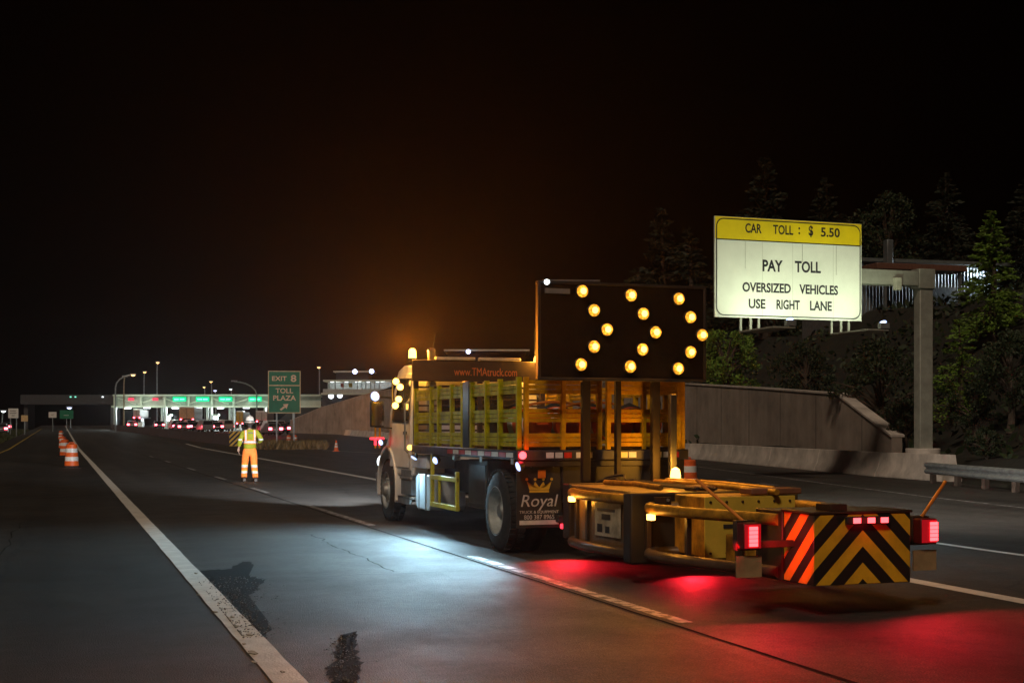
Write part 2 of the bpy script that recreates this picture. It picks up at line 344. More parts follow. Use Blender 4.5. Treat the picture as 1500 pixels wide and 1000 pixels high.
# ------------------------------------------------------------------ the stake-bed truck
XL, XR, YB, YF, XC = 5.34, 7.68, 15.53, 20.75, 6.51        # bed: left, right, rear, front, centre line
T = thing('stake_bed_truck', (XC, 18.5, 0), 'white conventional truck with a yellow stake bed of drums and lit work lamps', 'truck')
fr = MB()
for x in (6.1, 6.82): fr.box(x, x + .1, 15.7, 24.6, .72, .98)
for y in (16.4, 22.6): fr.tube([(5.75, y, .53), (7.27, y, .53)], .1)
for y in (15.75, 17.6, 19.2, 20.9, 24.5): fr.box(6.1, 6.92, y - .05, y + .05, .74, .96)
fr.lathe([(.1, -.22), (.2, -.15), (.2, .15), (.1, .22)], (XC, 16.4, .53), 16, (0, 1, 0))
fr.tube([(XC, 16.6, .6), (XC, 21, .75)], .06)
fr.build('chassis', black, T, .01)
def wheel(x, y, side, dual):
    r = .53; wd = .27
    prof = [(.30, 0), (.34, .0), (.46, .015), (.515, .05), (r, .085), (r, .12), (r - .012, .125), (r - .012, .14), (r, .145), (r, wd - .085), (.515, wd - .05), (.46, wd - .015), (.34, wd), (.30, wd)]
    d = (-side, 0, 0)                                     # prof axis points outwards
    m = MB(); c = Vector((x + side * wd, y, r))
    m.lathe(prof, c, 44, d, cap=False)
    for k in range(44):
        a = 2 * math.pi * k / 44
        for s0, s1 in ((.03, .11), (.16, .24)):
            p = c + Vector((-side * (s0 + s1) / 2, (r + .003) * math.cos(a), (r + .003) * math.sin(a)))
            t = Vector((0, -math.sin(a), math.cos(a))); nn = Vector((0, math.cos(a), math.sin(a))); ax = Vector((1, 0, 0))
            hs, ht, hn = (s1 - s0) / 2, .024, .01
            m.add([p + ax * i * hs + t * j * ht + nn * q * hn for q in (-1, 1) for j in (-1, 1) for i in (-1, 1)], [(0, 2, 3, 1), (4, 5, 7, 6), (0, 1, 5, 4), (2, 6, 7, 3), (0, 4, 6, 2), (1, 3, 7, 5)])
    W = m.build('wheel', rubber, T)
    q = MB(); dish = .13 if dual else .03                # dual rear rims are deeply dished
    q.lathe([(.33, wd - .01), (.315, wd + .004), (.295, wd - .01), (.285, wd - .05), (.26, wd - dish - .03), (.16, wd - dish - .02), (.15, wd - dish + .02), (.02, wd - dish + .02)], c, 32, d, cap=False)
    for k in range(10):
        a = 2 * math.pi * k / 10; q.lathe([(.016, -.01), (.016, .03), (.008, .034)], c + Vector((-side * (wd - dish - .02), .2 * math.cos(a), .2 * math.sin(a))), 6, d)
    q.build('rim', mat('pale_wheel_rim', (.42, .46, .45), .45, .2, var=.3, scale=8), W)
    h = MB(); h.lathe([(.12, wd - dish), (.11, wd - dish + .05), (.08, wd - dish + .085), (.02, wd - dish + .09)], c, 20, d); h.build('hub', steel, W)
    if dual:
        m2 = MB(); m2.lathe(prof, c + Vector((side * .31, 0, 0)), 36, d, cap=False); m2.build('inner_tyre', rubber, W)
wheel(XL + .0, 16.4, 1, True); wheel(XR, 16.4, -1, True); wheel(XL + .02, 22.6, 1, False); wheel(XR - .02, 22.6, -1, False)
# bed
d = MB(); d.box(XL, XR, YB, YF, 1.2, 1.33); dk = d.build('flatbed', mat('dark_bed_steel', (.045, .042, .05), .5, .3), T, .012)
d = MB()
for k in range(11): d.box(XL + .08, XR - .08, YB + .1 + k * .46, YB + .52 + k * .46, 1.332, 1.352)
d.build('floor_planks', mat('bed_planks', (.16, .11, .06), .8, var=.4), dk)
rt = MB()
for k in range(10): rt.m = k % 2; rt.box(XL - .006, XL - .002, YB + .15 + k * .3, YB + .42 + k * .3, 1.235, 1.295)
for x in (5.72, 5.84, 6.12, 6.24, 6.72, 6.84, 7.2, 7.32): rt.m = 0; rt.box(x, x + .1, YB - .006, YB - .002, 1.23, 1.3)
for x in (5.96, 7.44): rt.m = 1; rt.box(x, x + .1, YB - .006, YB - .002, 1.23, 1.3)
rt.build('reflective_tape', [white_r, mat('red_sheeting', (.55, .02, .015), .4)], dk)
BANDS = ((1.37, 3), (1.675, 3), (2.03, 3))
def rail(name, p0, p1, posts, m, bands=BANDS, t=.035):
    """a stake rail between two plan points: corrugated slat bands between square posts"""
    a, b = Vector((*p0, 0)), Vector((*p1, 0)); L = (b - a).length; ang = math.atan2(b.y - a.y, b.x - a.x)
    M4 = Matrix.Translation(a) @ Matrix.Rotation(ang, 4, 'Z')
    s_ = MB(); po = MB()
    for z0, n in bands:
        for k in range(n):
            z = z0 + k * .058
            pr = [(-t / 2, z), (t / 2, z), (t / 2, z + .018), (t / 2 + .008, z + .026), (t / 2, z + .034), (t / 2, z + .052), (-t / 2, z + .052)]
            q = MB(); q.prism(pr, .02, L - .02, 'x'); s_.add([M4 @ Vector(v) for v in q.v], q.f)
    for f_ in posts:
        pass
    o = s_.build(name, m, T, .003)
    for f_ in posts:
        q = MB(); q.box(f_ * L - .029, f_ * L + .029, -.03, .035, 1.33, 2.235); q.v = [tuple(M4 @ Vector(v)) for v in q.v]; q.build('stake_post', m, o, .006)
    return o
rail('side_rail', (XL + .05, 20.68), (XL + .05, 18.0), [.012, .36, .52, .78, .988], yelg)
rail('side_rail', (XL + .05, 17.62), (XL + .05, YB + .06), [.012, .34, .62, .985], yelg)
rail('side_rail', (XR - .05, YB + .06), (XR - .05, 17.62), [.015, .26, .5, .74, .988], yel)
rail('side_rail', (XR - .05, 18.0), (XR - .05, 20.68), [.012, .2, .4, .6, .8, .988], yel)
rail('rear_gate', (XL + .1, YB + .04), (6.48, YB + .04), [.03, .5, .97], yel)
rail('rear_gate', (6.54, YB + .04), (XR - .1, YB + .04), [.03, .5, .97], yel)
gp = MB(); gp.box(XL + .02, XL + .1, 17.66, 17.96, 1.33, 2.26); gp.build('divider_post', black, T, .01)
# headboard with the web address, beacons
hbm = mat('headboard_brown', (.05, .03, .02), .5)
h = MB(); h.box(XL + .03, XR - .03, 20.78, 20.86, 2.36, 2.70)
for x in (XL + .05, XC - .04, XR - .13): h.box(x, x + .08, 20.78, 20.86, 1.33, 2.36)
for k in range(9): h.box(XL + .13, XR - .13, 20.81, 20.83, 1.45 + k * .1, 1.48 + k * .1)
hd = h.build('headboard', hbm, T, .008)
lb = MB(); lb.box(5.75, 6.42, 20.76, 20.9, 2.702, 2.755); lb.box(6.5, 7.2, 20.76, 20.9, 2.702, 2.755); lb.build('lit_top_edge', mat('beacon_lit_cream', (.75, .62, .4), .4), hd, .01)  # cream strips paint the beacon's light along the headboard's top edge
text([('www.TMAtruck.com', 0, 0, 1.08, .13)], (1, 0, 0), (0, 0, 1), (6.60, 20.776, 2.52), mat('orange_lettering', (.8, .24, .08), .5), hd)
def beacon(x, y, z, s=1, em=g_ambl, e=60):
    b = MB(); b.lathe([(.085 * s, 0), (.085 * s, .03), (.06 * s, .04)], (x, y, z), 20); B = b.build('beacon', black, T)
    b = MB(); b.lathe([(.07 * s, .04), (.075 * s, .06), (.07 * s, .15 * s + .03), (.045 * s, .19 * s + .03), (.01, .2 * s + .03)], (x, y, z), 20); b.build('beacon_lens', em, B)
    lamp('beacon_lamp', (x, y, z + .13 * s), min(e, 330), AMB, r=.1, parent=B)
    if e > 100: lamp('beacon_glow_spot', (x - .1, y - .12, z + .16 * s), e, (1, .25, .012), (x - 4.0, y - 12, z + 9.0), 104, .6, .05, B)  # spot added beside the lens, aimed up to make the haze glow
beacon(5.42, 21.0, 2.70, .85, g_ambl, 5200); beacon(7.5, 20.82, 2.64, .65, g_amb, 330)
an = MB(); an.tube([(5.72, 20.95, 2.7), (5.78, 20.9, 3.15)], .008, 6); an.build('antenna', black, T)
an = MB(); an.tube([(7.5, 20.9, 2.7), (7.5, 20.9, 3.3)], .006, 6); an.build('antenna', black, T)
# cab and hood (the truck faces away from the camera)
side = [(20.98, .82), (20.98, 2.2), (21.03, 2.5), (21.16, 2.64), (21.9, 2.66), (22.25, 2.58), (22.62, 1.86), (22.66, .82)]
c = MB(); n = len(side); tap = lambda z: .10 * max(0, (z - 1.6)) / 1.06
vs = []
for sgn, x0 in ((1, XL + .06), (-1, XR - .06)):
    vs += [(x0 + sgn * tap(z), y, z) for y, z in side]
c.add(vs, [tuple(range(n)), tuple(range(n, 2 * n))[::-1]] + [(i, n + i, n + (i + 1) % n, (i + 1) % n) for i in range(n)])
CAB = c.build('cab', white, T, .035)
def onside(poly2, x_of, name, m, parent, t=.012, bev=0, sgn=-1):
    q = MB(); n_ = len(poly2); vs = [(x_of(z) + sgn * e, y, z) for e in (0.0, t) for y, z in poly2]
    q.add(vs, [tuple(range(n_)), tuple(range(n_, 2 * n_))[::-1]] + [(i, (i + 1) % n_, n_ + (i + 1) % n_, n_ + i) for i in range(n_)])
    return q.build(name, m, parent, bev)
for sgn, x0 in ((-1, XL + .06), (1, XR - .06)):
    xo = lambda z, s_=sgn, b=x0: b - s_ * tap(z)
    dr = onside([(21.12, .95), (21.12, 2.5), (22.05, 2.52), (22.42, 1.9), (22.42, .95)], xo, 'cab_door', white, CAB, .018, .01, sgn)
    onside([(21.2, 1.72), (21.2, 2.42), (22.0, 2.44), (22.3, 1.9), (22.28, 1.72)], lambda z, s_=sgn, b=x0: b - s_ * tap(z) + s_ * .018, 'door_window', glass, CAB, .008, 0, sgn)
    hm = MB(); hm.box(min(x0 + sgn * .02, x0 + sgn * .05), max(x0 + sgn * .02, x0 + sgn * .05), 21.2, 21.36, 1.5, 1.55); hm.build('door_handle', black, CAB, .006)
rw = MB(); rw.box(5.75, 7.25, 20.968, 20.975, 1.75, 2.3); rw.build('rear_window', glass, CAB)
ws = MB(); ws.add([(5.6, 22.63, 1.9), (7.42, 22.63, 1.9), (7.33, 22.29, 2.56), (5.69, 22.29, 2.56)], [(0, 1, 2, 3)]); ws.build('windscreen', glass, CAB)
gh = MB(); gh.tube([(XL + .02, 21.06, 1.2), (XL - .03, 21.06, 1.25), (XL - .03, 21.06, 2.0), (XL + .04, 21.06, 2.05)], .016, 8); gh.build('grab_handle', steel, CAB)
hood = MB(); hs = [(22.66, .9), (22.66, 1.86), (23.6, 1.72), (24.5, 1.5), (24.75, 1.3), (24.78, .75), (23.3, .75), (23.2, 1.1), (22.66, 1.12)]
hood.prism(hs, 5.86, 7.16, 'x'); HOOD = hood.build('hood', white, T, .05)
for sgn, x0 in ((1, XL + .02), (-1, XR - .02)):                     # swept fenders over the front wheels
    f = MB(); ang = [R(-28 + 11 * k) for k in range(21)]; ro, ri = .70, .645
    out = [(22.6 - ro * math.cos(a) * (1.0), .56 + ro * math.sin(a) * 1.05) for a in ang]; inn = [(22.6 - ri * math.cos(a), .56 + ri * math.sin(a) * 1.05) for a in ang]
    out[0] = (21.86, .40); inn[0] = (21.95, .40)
    xs = (x0, x0 + sgn * .62); k2 = len(ang)
    v_ = [(xs[0], *p) for p in out] + [(xs[0], *p) for p in inn] + [(xs[1], *p) for p in out] + [(xs[1], *p) for p in inn]
    fs = []
    for i in range(k2 - 1): fs += [(i, i + 1, k2 + i + 1, k2 + i), (2 * k2 + i, 2 * k2 + i + 1, 3 * k2 + i + 1, 3 * k2 + i), (i, i + 1, 2 * k2 + i + 1, 2 * k2 + i), (k2 + i, k2 + i + 1, 3 * k2 + i + 1, 3 * k2 + i)]
    fs += [(0, k2, 3 * k2, 2 * k2), (k2 - 1, 2 * k2 - 1, 4 * k2 - 1, 3 * k2 - 1)]
    f.add(v_, fs); f.build('fender', white, T, .012)
    hl = MB(); hx = x0 + sgn * .36; hl.lathe([(.13, 0), (.14, .05), (.11, .09)], (hx, 24.2, .98), 20, (0, 1, 0)); HL = hl.build('headlight', g_wsoft, T)
b = MB(); b.prism([(24.7, .42), (24.95, .45), (24.98, .75), (24.7, .78)], 5.72, 7.3, 'x'); b.build('front_bumper', steel, T, .02)
gr = MB()
for k in range(7): gr.box(5.98, 7.04, 24.78, 24.81, .82 + k * .075, .86 + k * .075)
gr.build('grille', black, HOOD)
# lower left side: steps, tank, bracket, boxes
q = MB(); q.box(XL + .02, XL + .5, 20.95, 21.75, .44, .48); q.box(XL + .02, XL + .06, 20.95, 21.75, .36, .48); q.box(XL + .04, XL + .3, 21.0, 21.7, .76, .80); q.build('cab_step', steel, T, .008)
q = MB(); q.box(XL + .06, XL + .62, 21.0, 21.7, .50, .93); q.build('battery_box', mat('grey_box', (.2, .22, .23), .5, .3), T, .02)
q = MB(); yz = [(19.72, .40), (19.8, .33), (20.5, .33), (20.6, .40), (20.6, .80), (20.52, .88), (19.8, .88), (19.72, .80)]
q.prism(yz, XL + .03, XL + .6, 'x'); TK = q.build('fuel_tank', alu, T, .02)
q = MB()
for y in (19.95, 20.35): q.box(XL + .02, XL + .61, y, y + .05, .322, .889)
q.build('tank_strap', steel, TK, .004)
q = MB(); q.box(XL + .05, XL + .6, 20.0, 20.9, .97, 1.18); q.build('utility_box', white, T, .015)
q = MB()
for z in (.42, .83): q.box(XL - .02, XL + .04, 18.15, 19.55, z, z + .07)
for y in (18.15, 19.48): q.box(XL - .016, XL + .036, y, y + .07, .46, 1.2 if y > 19 else .98)
q.box(XL - .01, XL + .03, 19.1, 19.14, .48, .84); q.build('side_guard_frame', mat('safety_yellow', (.62, .55, .03), .45), T, .008)
q = MB(); q.box(XL + .1, XL + .7, 17.05, 17.95, .5, 1.17); TB = q.build('tool_box', black, T, .015)
q = MB(); q.box(XL + .092, XL + .1, 17.12, 17.88, .56, 1.1); q.build('tool_box_lid', mat('black_door', (.03, .03, .032), .35), TB, .004)
q = MB(); q.box(XL + .5, XR - .5, 18.1, 20.6, .62, 1.1); q.build('water_tank', mat('grey_tank', (.06, .06, .065), .6), T, .03)
def mudflap(x0, writing):
    q = MB(); q.box(x0, x0 + .60, 15.62, 15.635, .36, 1.19); Mf = q.build('mudflap', mat('mudflap_rubber', (.022, .021, .023), .5), T, .004)
    if not writing: return
    cxx = x0 + .30; P = MB(); z0 = .80
    for a, b_ in ((-.16, -.10), (-.10, 0), (0, .10), (.10, .16)): pass
    P.add([(cxx + u, 15.615, z0 + v) for u, v in ((-.13, 0), (.13, 0), (.13, .03), (-.13, .03))], [(0, 1, 2, 3)])
    crown = [(-.13, .035), (.13, .035), (.165, .14), (.085, .07), (.055, .135), (0, .065), (-.055, .135), (-.085, .07), (-.165, .14)]
    P.add([(cxx, 15.615, z0 + .05)] + [(cxx + u, 15.615, z0 + v) for u, v in crown], [(0, i + 1, (i + 1) % 9 + 1) for i in range(9)])
    for u, v in ((-.165, .165), (.165, .165), (-.055, .165), (.055, .165)): P.lathe([(.018, 0), (.018, .003)], (cxx + u, 15.616, z0 + v), 12, (0, -1, 0))
    P.build('crown_emblem', mat('gold_print', (.75, .5, .04), .45), Mf, smooth=0)
    wp = mat('white_print', (.62, .6, .58), .5)
    q = MB(); q.box(x0 + .04, x0 + .56, 15.612, 15.617, .40, .455); q.build('print_strip', wp, Mf)
    t1 = text([('Royal', 0, 0, .46, .20)], (1, 0, 0), (.22, 0, 1), (cxx, 15.617, .675), wp, Mf)
    text([('TRUCK & EQUIPMENT', 0, .555, .52, .042), ('800 387 8965', 0, .495, .40, .055)], (1, 0, 0), (0, 0, 1), (cxx, 15.617, 0), wp, Mf)
mudflap(XL + .02, True); mudflap(XR - .62, False)
q = MB(); q.box(XL + .62, XR - .62, 15.6, 15.66, .82, 1.19); q.box(XL + .05, XR - .05, 15.55, 15.6, 1.12, 1.198); q.build('rear_crossmember', mat('dark_rear_steel', (.03, .026, .024), .5, .3), T, .01)
q = MB(); q.box(XL + .3, XL + .4, 15.6, 15.61, .98, 1.08); q.build('side_marker', mat('amber_reflector', (.8, .25, .02), .3), T)
# lamps on the truck
def work_lamp(p, aim, e, cone=100, s=.055, em=g_white, blend=.7, col=COOL):
    p = Vector(p); dv = (Vector(aim) - p).normalized()
    q = MB(); q.lathe([(s * .7, -.07), (s * 1.05, -.03), (s * 1.1, .004)], p, 16, dv); Wl = q.build('work_lamp', black, T)
    q = MB(); q.lathe([(s, .005), (s * .85, .016), (.005, .02)], p, 16, dv); q.build('lamp_lens', em, Wl)
    lamp('work_light', p + dv * .06, e, col, aim, cone, blend, .05, Wl)
work_lamp((XL - .03, 19.2, 1.12), (1.6, 17.6, 0), 640, 148)
work_lamp((XL - .06, 20.35, 1.14), (4.5, 20.2, 0), 130, 160)
work_lamp((XR + .03, 19.2, 1.12), (10.5, 18.6, 0), 420, 135); work_lamp((XR + .03, 20.35, 1.12), (10, 20.3, 0), 160, 130)
work_lamp((XR + .30, 22.04, 2.14), (20, 21, .4), 8000, 98, .08, g_white, .8, (1, .90, .80)); work_lamp((XR + .03, 17.3, 1.10), (12, 14.5, 0), 900, 120, .06)
work_lamp((XL + .0, YB - .05, 1.13), (1.9, 15.2, 0), 800, 134, .06)
q = MB(); q.tube([(XL + .1, 22.35, 2.12), (XL - .28, 22.2, 2.14)], .018, 8); q.tube([(XL + .1, 22.35, 1.6), (XL - .26, 22.2, 1.62), (XL - .26, 22.2, 2.2)], .014, 8); q.build('mirror_arm', black, CAB)
q = MB(); q.box(XL - .36, XL - .12, 22.12, 22.2, 1.62, 2.06); MR = q.build('mirror', black, CAB, .02)
q = MB(); q.box(XL - .345, XL - .135, 22.112, 22.118, 1.64, 2.04); q.build('mirror_glass', mat('mirror_glass', (.5, .5, .5), .05, 1., var=.02), MR)
work_lamp((XL - .30, 22.04, 2.14), (-2.5, 13, .2), 240, 100, .08, g_white)
work_lamp((XL - .16, 22.2, 1.36), (0.0, 19.2, 0), 160, 110, .05, g_white)
q = MB()
for px_, z in ((580, 2.38), (586, 2.28), (584, 2.08), (579, 1.98)):  # glowing discs stand for the arrow board's reflection in the mirror
    q = MB(); y = coly(px_, 5.31); q.lathe([(.062, -.06), (.062, -.005)], (5.31, y, z), 14, (-.35, -1, 0)); o = q.build('mirror_arrow_dot', black, CAB)
    q = MB(); q.lathe([(.055, -.004), (.045, .015), (.01, .02)], (5.31, y, z), 14, (-.35, -1, 0)); q.build('mirror_arrow_glow', g_ambl, o)
q = MB(); q.tube([(5.37, 21.9, 1.9), (5.325, 21.95, 1.95), (5.325, 21.95, 2.42), (5.37, 21.9, 2.47)], .02, 8); q.build('mirror_dot_bracket', black, CAB)  # bracket added to carry the reflection discs
lamp('mirror_dot_fill', (XL - .2, 21.75, 2.15), 14, AMB, r=.1, parent=CAB)  # amber fill added to go with the reflected arrow
q = MB(); q.lathe([(.045, 0), (.04, .02), (.01, .025)], (XL - .0, 20.86, 1.29), 12, (-.6, -1, 0)); q.build('amber_side_marker', g_amb, T)
q = MB(); q.lathe([(.05, 0), (.045, .02), (.01, .025)], (XL + .07, YB - .001, 1.265), 14, (-.2, -1, 0)); q.build('red_marker', g_redc, T); lamp('red_marker_light', (XL + .05, YB - .08, 1.265), 2.5, RED, r=.03, parent=T)
for x in (XL - .10, XL - .02): q = MB(); q.tube([(x, 22.9, 1.25), (x, 22.9, 1.95)], .018, 8); q.build('warning_rod', yel, T)
q = MB()
for x in (XL - .10, XL - .02): q.tube([(x, 22.9, 1.3), (x, 22.9, 1.42)], .024, 8)
q.box(XL - .2, XL + .05, 22.86, 22.9, 1.40, 1.44); q.build('red_strobe', g_red, T)
for x in (5.70, 7.32): lamp('headlight_beam', (x, 24.4, 1.0), 11000, (.9, .95, 1), (x - 1.5, 60, .2), 44, .9, .08, T)
lamp('exit_sign_spot', (6.0, 24.4, 1.02), 520000, (1, .85, .65), (17.5, 110, 5.2), 6.5, .6, .08, T)  # narrow spot added to brighten the exit sign
q = MB(); q.box(5.86, 6.1, 15.36, 15.42, .36, .42); q.build('tail_lamp', g_red, T, .01)
q = MB(); q.box(5.98, 6.05, 15.36, 15.6, .2, .35); q.box(5.85, 7.15, 15.45, 15.55, .43, .52); q.box(6.2, 6.8, 14.9, 15.6, .4, .7); q.build('hitch', black, T, .01)
lamp('tail_light', (5.9, 15.25, .39), 130, RED, (5.7, 14.6, 0), 105, .6, .08, T)

# fittings that a working truck carries
q = MB(); q.tube([(5.72, 20.92, .9), (5.72, 20.92, 2.75), (5.70, 20.86, 2.88)], .065, 14); q.build('exhaust_stack', mat('sooty_chrome', (.45, .40, .34), .3, .8, var=.4), T)
q = MB(); q.tube([(5.72, 20.92, 1.45), (5.72, 20.92, 2.35)], .085, 14); q.build('heat_shield', steel, T)
for k in range(5): q = MB(); x = 5.75 + k * .38; q.lathe([(.05, 0), (.045, .03), (.01, .045)], (x, 21.9, 2.655), 10); q.build('roof_marker', mat('amber_reflector', (.8, .25, .02), .3), CAB)
for x0_, x1_ in ((5.5, 6.9), (6.1, 7.5)):
    q = MB(); pts = [(x0_ + (x1_ - x0_) * k / 8, 16.25 + .5 * k / 8, 1.95 - .12 * ((k - 4) / 4) ** 2) for k in range(9)]; q.tube(pts, .018, 5); q.build('load_strap', mat('orange_strap', (.6, .2, .03), .7), T)
for y in (15.7, 17.0, 18.3, 19.5, 20.6): q = MB(); q.box(XL - .012, XL, y - .05, y + .05, 1.15, 1.22); q.build('stake_pocket', steel, dk, .004)
for x in (5.55, 5.85): q = MB(); q.lathe([(.018, 0), (.018, .012)], (x, 15.62, 1.13), 8, (0, -1, 0)); q.build('bolt', steel, T)

# ------------------------------------------------------------------ drums and signs lying on the bed: built with the traffic drums below

# ------------------------------------------------------------------ arrow board on its masts
AB = thing('arrow_board', (XC, 15.2, .95), 'black arrow board with fifteen lit amber lamps raised on masts behind the yellow bed', 'arrow board')
YA = 15.2; ax0, ax1 = colx(790, YA), colx(1032, YA); az0, az1 = 2.2, 3.38
q = MB(); q.box(ax0, ax1, YA, YA + .07, az0, az1); PN = q.build('panel', mat('black_board', (.005, .0048, .0045), .9, var=.3, spec=.05), AB, .012)
q = MB()
for z in (az0 - .015, az1 - .02): q.box(ax0 - .02, ax1 + .02, YA - .015, YA + .085, z, z + .035)
for x in (ax0 - .02, ax1 - .015): q.box(x, x + .035, YA - .012, YA + .082, az0 + .02, az1 - .02)
q.build('panel_frame', black, AB, .006)
LP = [(851, 427), (868, 455), (887, 483), (868, 508), (849, 534), (922, 433), (940, 460), (958, 487), (939, 512), (921, 537), (992, 438), (1009, 465), (1026, 491), (1009, 516), (991, 540)]
def blamp(x, z, lit):
    r = .074
    q = MB(); q.lathe([(r * 1.12, 0), (r * 1.12, .05), (r * 1.0, .055)], (x, YA, z), 20, (0, -1, 0)); L_ = q.build('lamp', black, AB)
    q = MB(); q.lathe([(r, .055), (r * .9, .075), (r * .55, .088), (.004, .092)], (x, YA, z), 20, (0, -1, 0), bands=[0, 0, 1]); q.build('lamp_lens', [g_arrow, g_hot] if lit else [dark_lens, dark_lens], L_)
    q = MB(); ang = [R(20 + 14 * k) for k in range(11)]; n_ = len(ang)
    vs = [(x + r * 1.14 * math.cos(a), YA - .05 - d_, z + r * 1.14 * math.sin(a)) for d_ in (0, .13) for a in ang] + [(x + r * 1.2 * math.cos(a), YA - .05 - d_, z + r * 1.2 * math.sin(a)) for d_ in (0, .13) for a in ang]
    q.add(vs, [(i, i + 1, n_ + i + 1, n_ + i) for i in range(n_ - 1)] + [(2 * n_ + i, 2 * n_ + i + 1, 3 * n_ + i + 1, 3 * n_ + i) for i in range(n_ - 1)] + [(n_ + i, n_ + i + 1, 3 * n_ + i + 1, 3 * n_ + i) for i in range(n_ - 1)])
    if lit: lamp('arrow_light', (x, YA - .12, z), 24, (1, .34, .025), (x - .1, YA - 4, z - 2.4), 150, .5, .05, L_)
def lens_mat():
    m = glow('arrow_lens', (1, .42, .03), 1.4); n = m.node_tree.nodes; l = m.node_tree.links
    tc = n.new('ShaderNodeTexCoord'); vo = n.new('ShaderNodeTexVoronoi'); vo.inputs['Scale'].default_value = 30; l.new(tc.outputs['Object'], vo.inputs[0])
    mr = n.new('ShaderNodeMapRange'); mr.inputs[1].default_value = 0; mr.inputs[2].default_value = .7; mr.inputs[3].default_value = 2.9; mr.inputs[4].default_value = .6
    l.new(vo.outputs['Distance'], mr.inputs[0]); l.new(mr.outputs[0], n['Principled BSDF'].inputs['Emission Strength']); return m
g_arrow = lens_mat(); g_hot = glow('hot_filament', (1, .60, .16), 3.2); dark_lens = mat('unlit_lens', (.02, .013, .008), .5)
LZ = []
for px, py in LP:
    x = colx(px, YA); z = zat(py, depth(x, YA)); LZ.append((x, z)); blamp(x, z, True)
zb = .93
for px, w_, zt in ((858, .11, az0 + .3), (905, .07, az0 + .2), (960, .11, az0 + .3)):
    x = colx(px, YA + .12); q = MB(); q.box(x - w_ / 2, x + w_ / 2, YA + .085, YA + .165, zb, zt); q.build('mast', mat('mast_steel', (.03, .02, .012), .5, .4), AB, .01)
q = MB(); x = colx(985, 15.0); q.box(x - .045, x + .045, 14.96, 15.04, .95, 2.02); q.build('short_mast', black, AB, .01)
q = MB(); x = colx(960, YA); q.tube([(x + .1, YA + .2, 2.2), (x + .16, YA + .2, 1.9), (x + .12, YA + .2, 1.6), (x + .02, YA + .2, 1.35)], .012, 6); q.build('cable', rubber, AB)
q = MB(); x = colx(800, YA); q.tube([(x - .03, YA + .03, az1 + .02), (x + .72, YA + .03, az1 + .04)], .011, 6); q.box(x - .02, x + .3, YA - .03, YA + .05, az1 - .14, az1 - .08); AR = q.build('sensor_arm', steel, AB)
q = MB(); q.lathe([(.035, 0), (.03, .03), (.01, .04)], (x, YA - .02, az1 - .005), 12, (0, -1, 0)); q.build('sensor_lamp', g_wsoft, AR)

# ------------------------------------------------------------------ crash attenuator behind the truck
TA = thing('crash_attenuator', (XC, 12.4, 0), 'amber lit truck mounted attenuator with curved rails and a chevron tail box', 'attenuator')
AC = 6.45
def chev():
    m = mat('chevron_sheeting', (.74, .40, .02), .4, var=.2, scale=5); n = m.node_tree.nodes; l = m.node_tree.links; b = n['Principled BSDF']; src = b.inputs['Base Color'].links[0].from_socket
    tc = n.new('ShaderNodeTexCoord'); sp = n.new('ShaderNodeSeparateXYZ'); l.new(tc.outputs['Object'], sp.inputs[0])
    def mt(op, a, b_=None):
        k = n.new('ShaderNodeMath'); k.operation = op
        for i, v in enumerate((a, b_)):
            if v is None: continue
            if isinstance(v, (int, float)): k.inputs[i].default_value = v
            else: l.new(v, k.inputs[i])
        return k.outputs[0]
    dx = mt('ABSOLUTE', mt('SUBTRACT', sp.outputs[0], AC - XC)); dy = mt('MAXIMUM', mt('SUBTRACT', sp.outputs[1], 9.74 - 12.4), 0)
    u = mt('ADD', mt('ADD', mt('SUBTRACT', sp.outputs[2], .189), dx), mt('SUBTRACT', dy, .0))
    st = mt('LESS_THAN', mt('FRACT', mt('DIVIDE', mt('ADD', u, 2.74), .274)), .5)
    mx = n.new('ShaderNodeMix'); mx.data_type = 'RGBA'; l.new(st, mx.inputs[0]); l.new(src, mx.inputs[6]); mx.inputs[7].default_value = (.012, .011, .010, 1); l.new(mx.outputs[2], b.inputs['Base Color']); return m
q = MB(); q.box(AC - .475, AC + .475, 9.74, 10.23, .28, .875); q.build('tail_box', chev(), TA, .006)
dkm = mat('dark_frame_steel', (.05, .03, .02), .45, .3)
q = MB(); q.box(AC - .49, AC + .49, 9.73, 10.26, .877, .90); q.box(AC - .30, AC - .14, 9.76, 10.0, .90, .96); q.build('tail_cap', dkm, TA, .006)
q = MB(); q.box(AC - .49, AC + .49, 10.235, 10.7, .27, .88); q.build('tail_frame', dkm, TA, .01)
q = MB(); q.box(AC - .18, AC + .24, 9.69, 9.735, .79, .855); LBm = q.build('light_bar', black, TA, .006)
for x in (AC - .09, AC + .05, AC + .18): q = MB(); q.box(x - .035, x + .035, 9.682, 9.689, .80, .845); q.build('red_led', g_redc, LBm)
lamp('light_bar_glow', (AC + .05, 9.6, .82), .6, RED, r=.08, parent=LBm)
q = MB(); q.box(AC - .475, AC + .475, 11.7, 12.63, .335, .925); q.build('cartridge', amber_p, TA, .012)
q = MB(); q.box(AC - .5, AC + .5, 11.68, 11.698, .33, .93); q.build('cartridge_plate', mat('yellow_plate', (.62, .42, .05), .45, var=.15, scale=3), TA, .004)
q = MB(); q.box(AC - .48, AC + .48, 10.72, 11.3, .30, .60); q.build('absorber_cell', amber_p, TA, .015)
q = MB(); q.box(AC - .47, AC + .47, 13.0, 14.75, .3, .9); q.build('front_cartridge', amber_p, TA, .02)
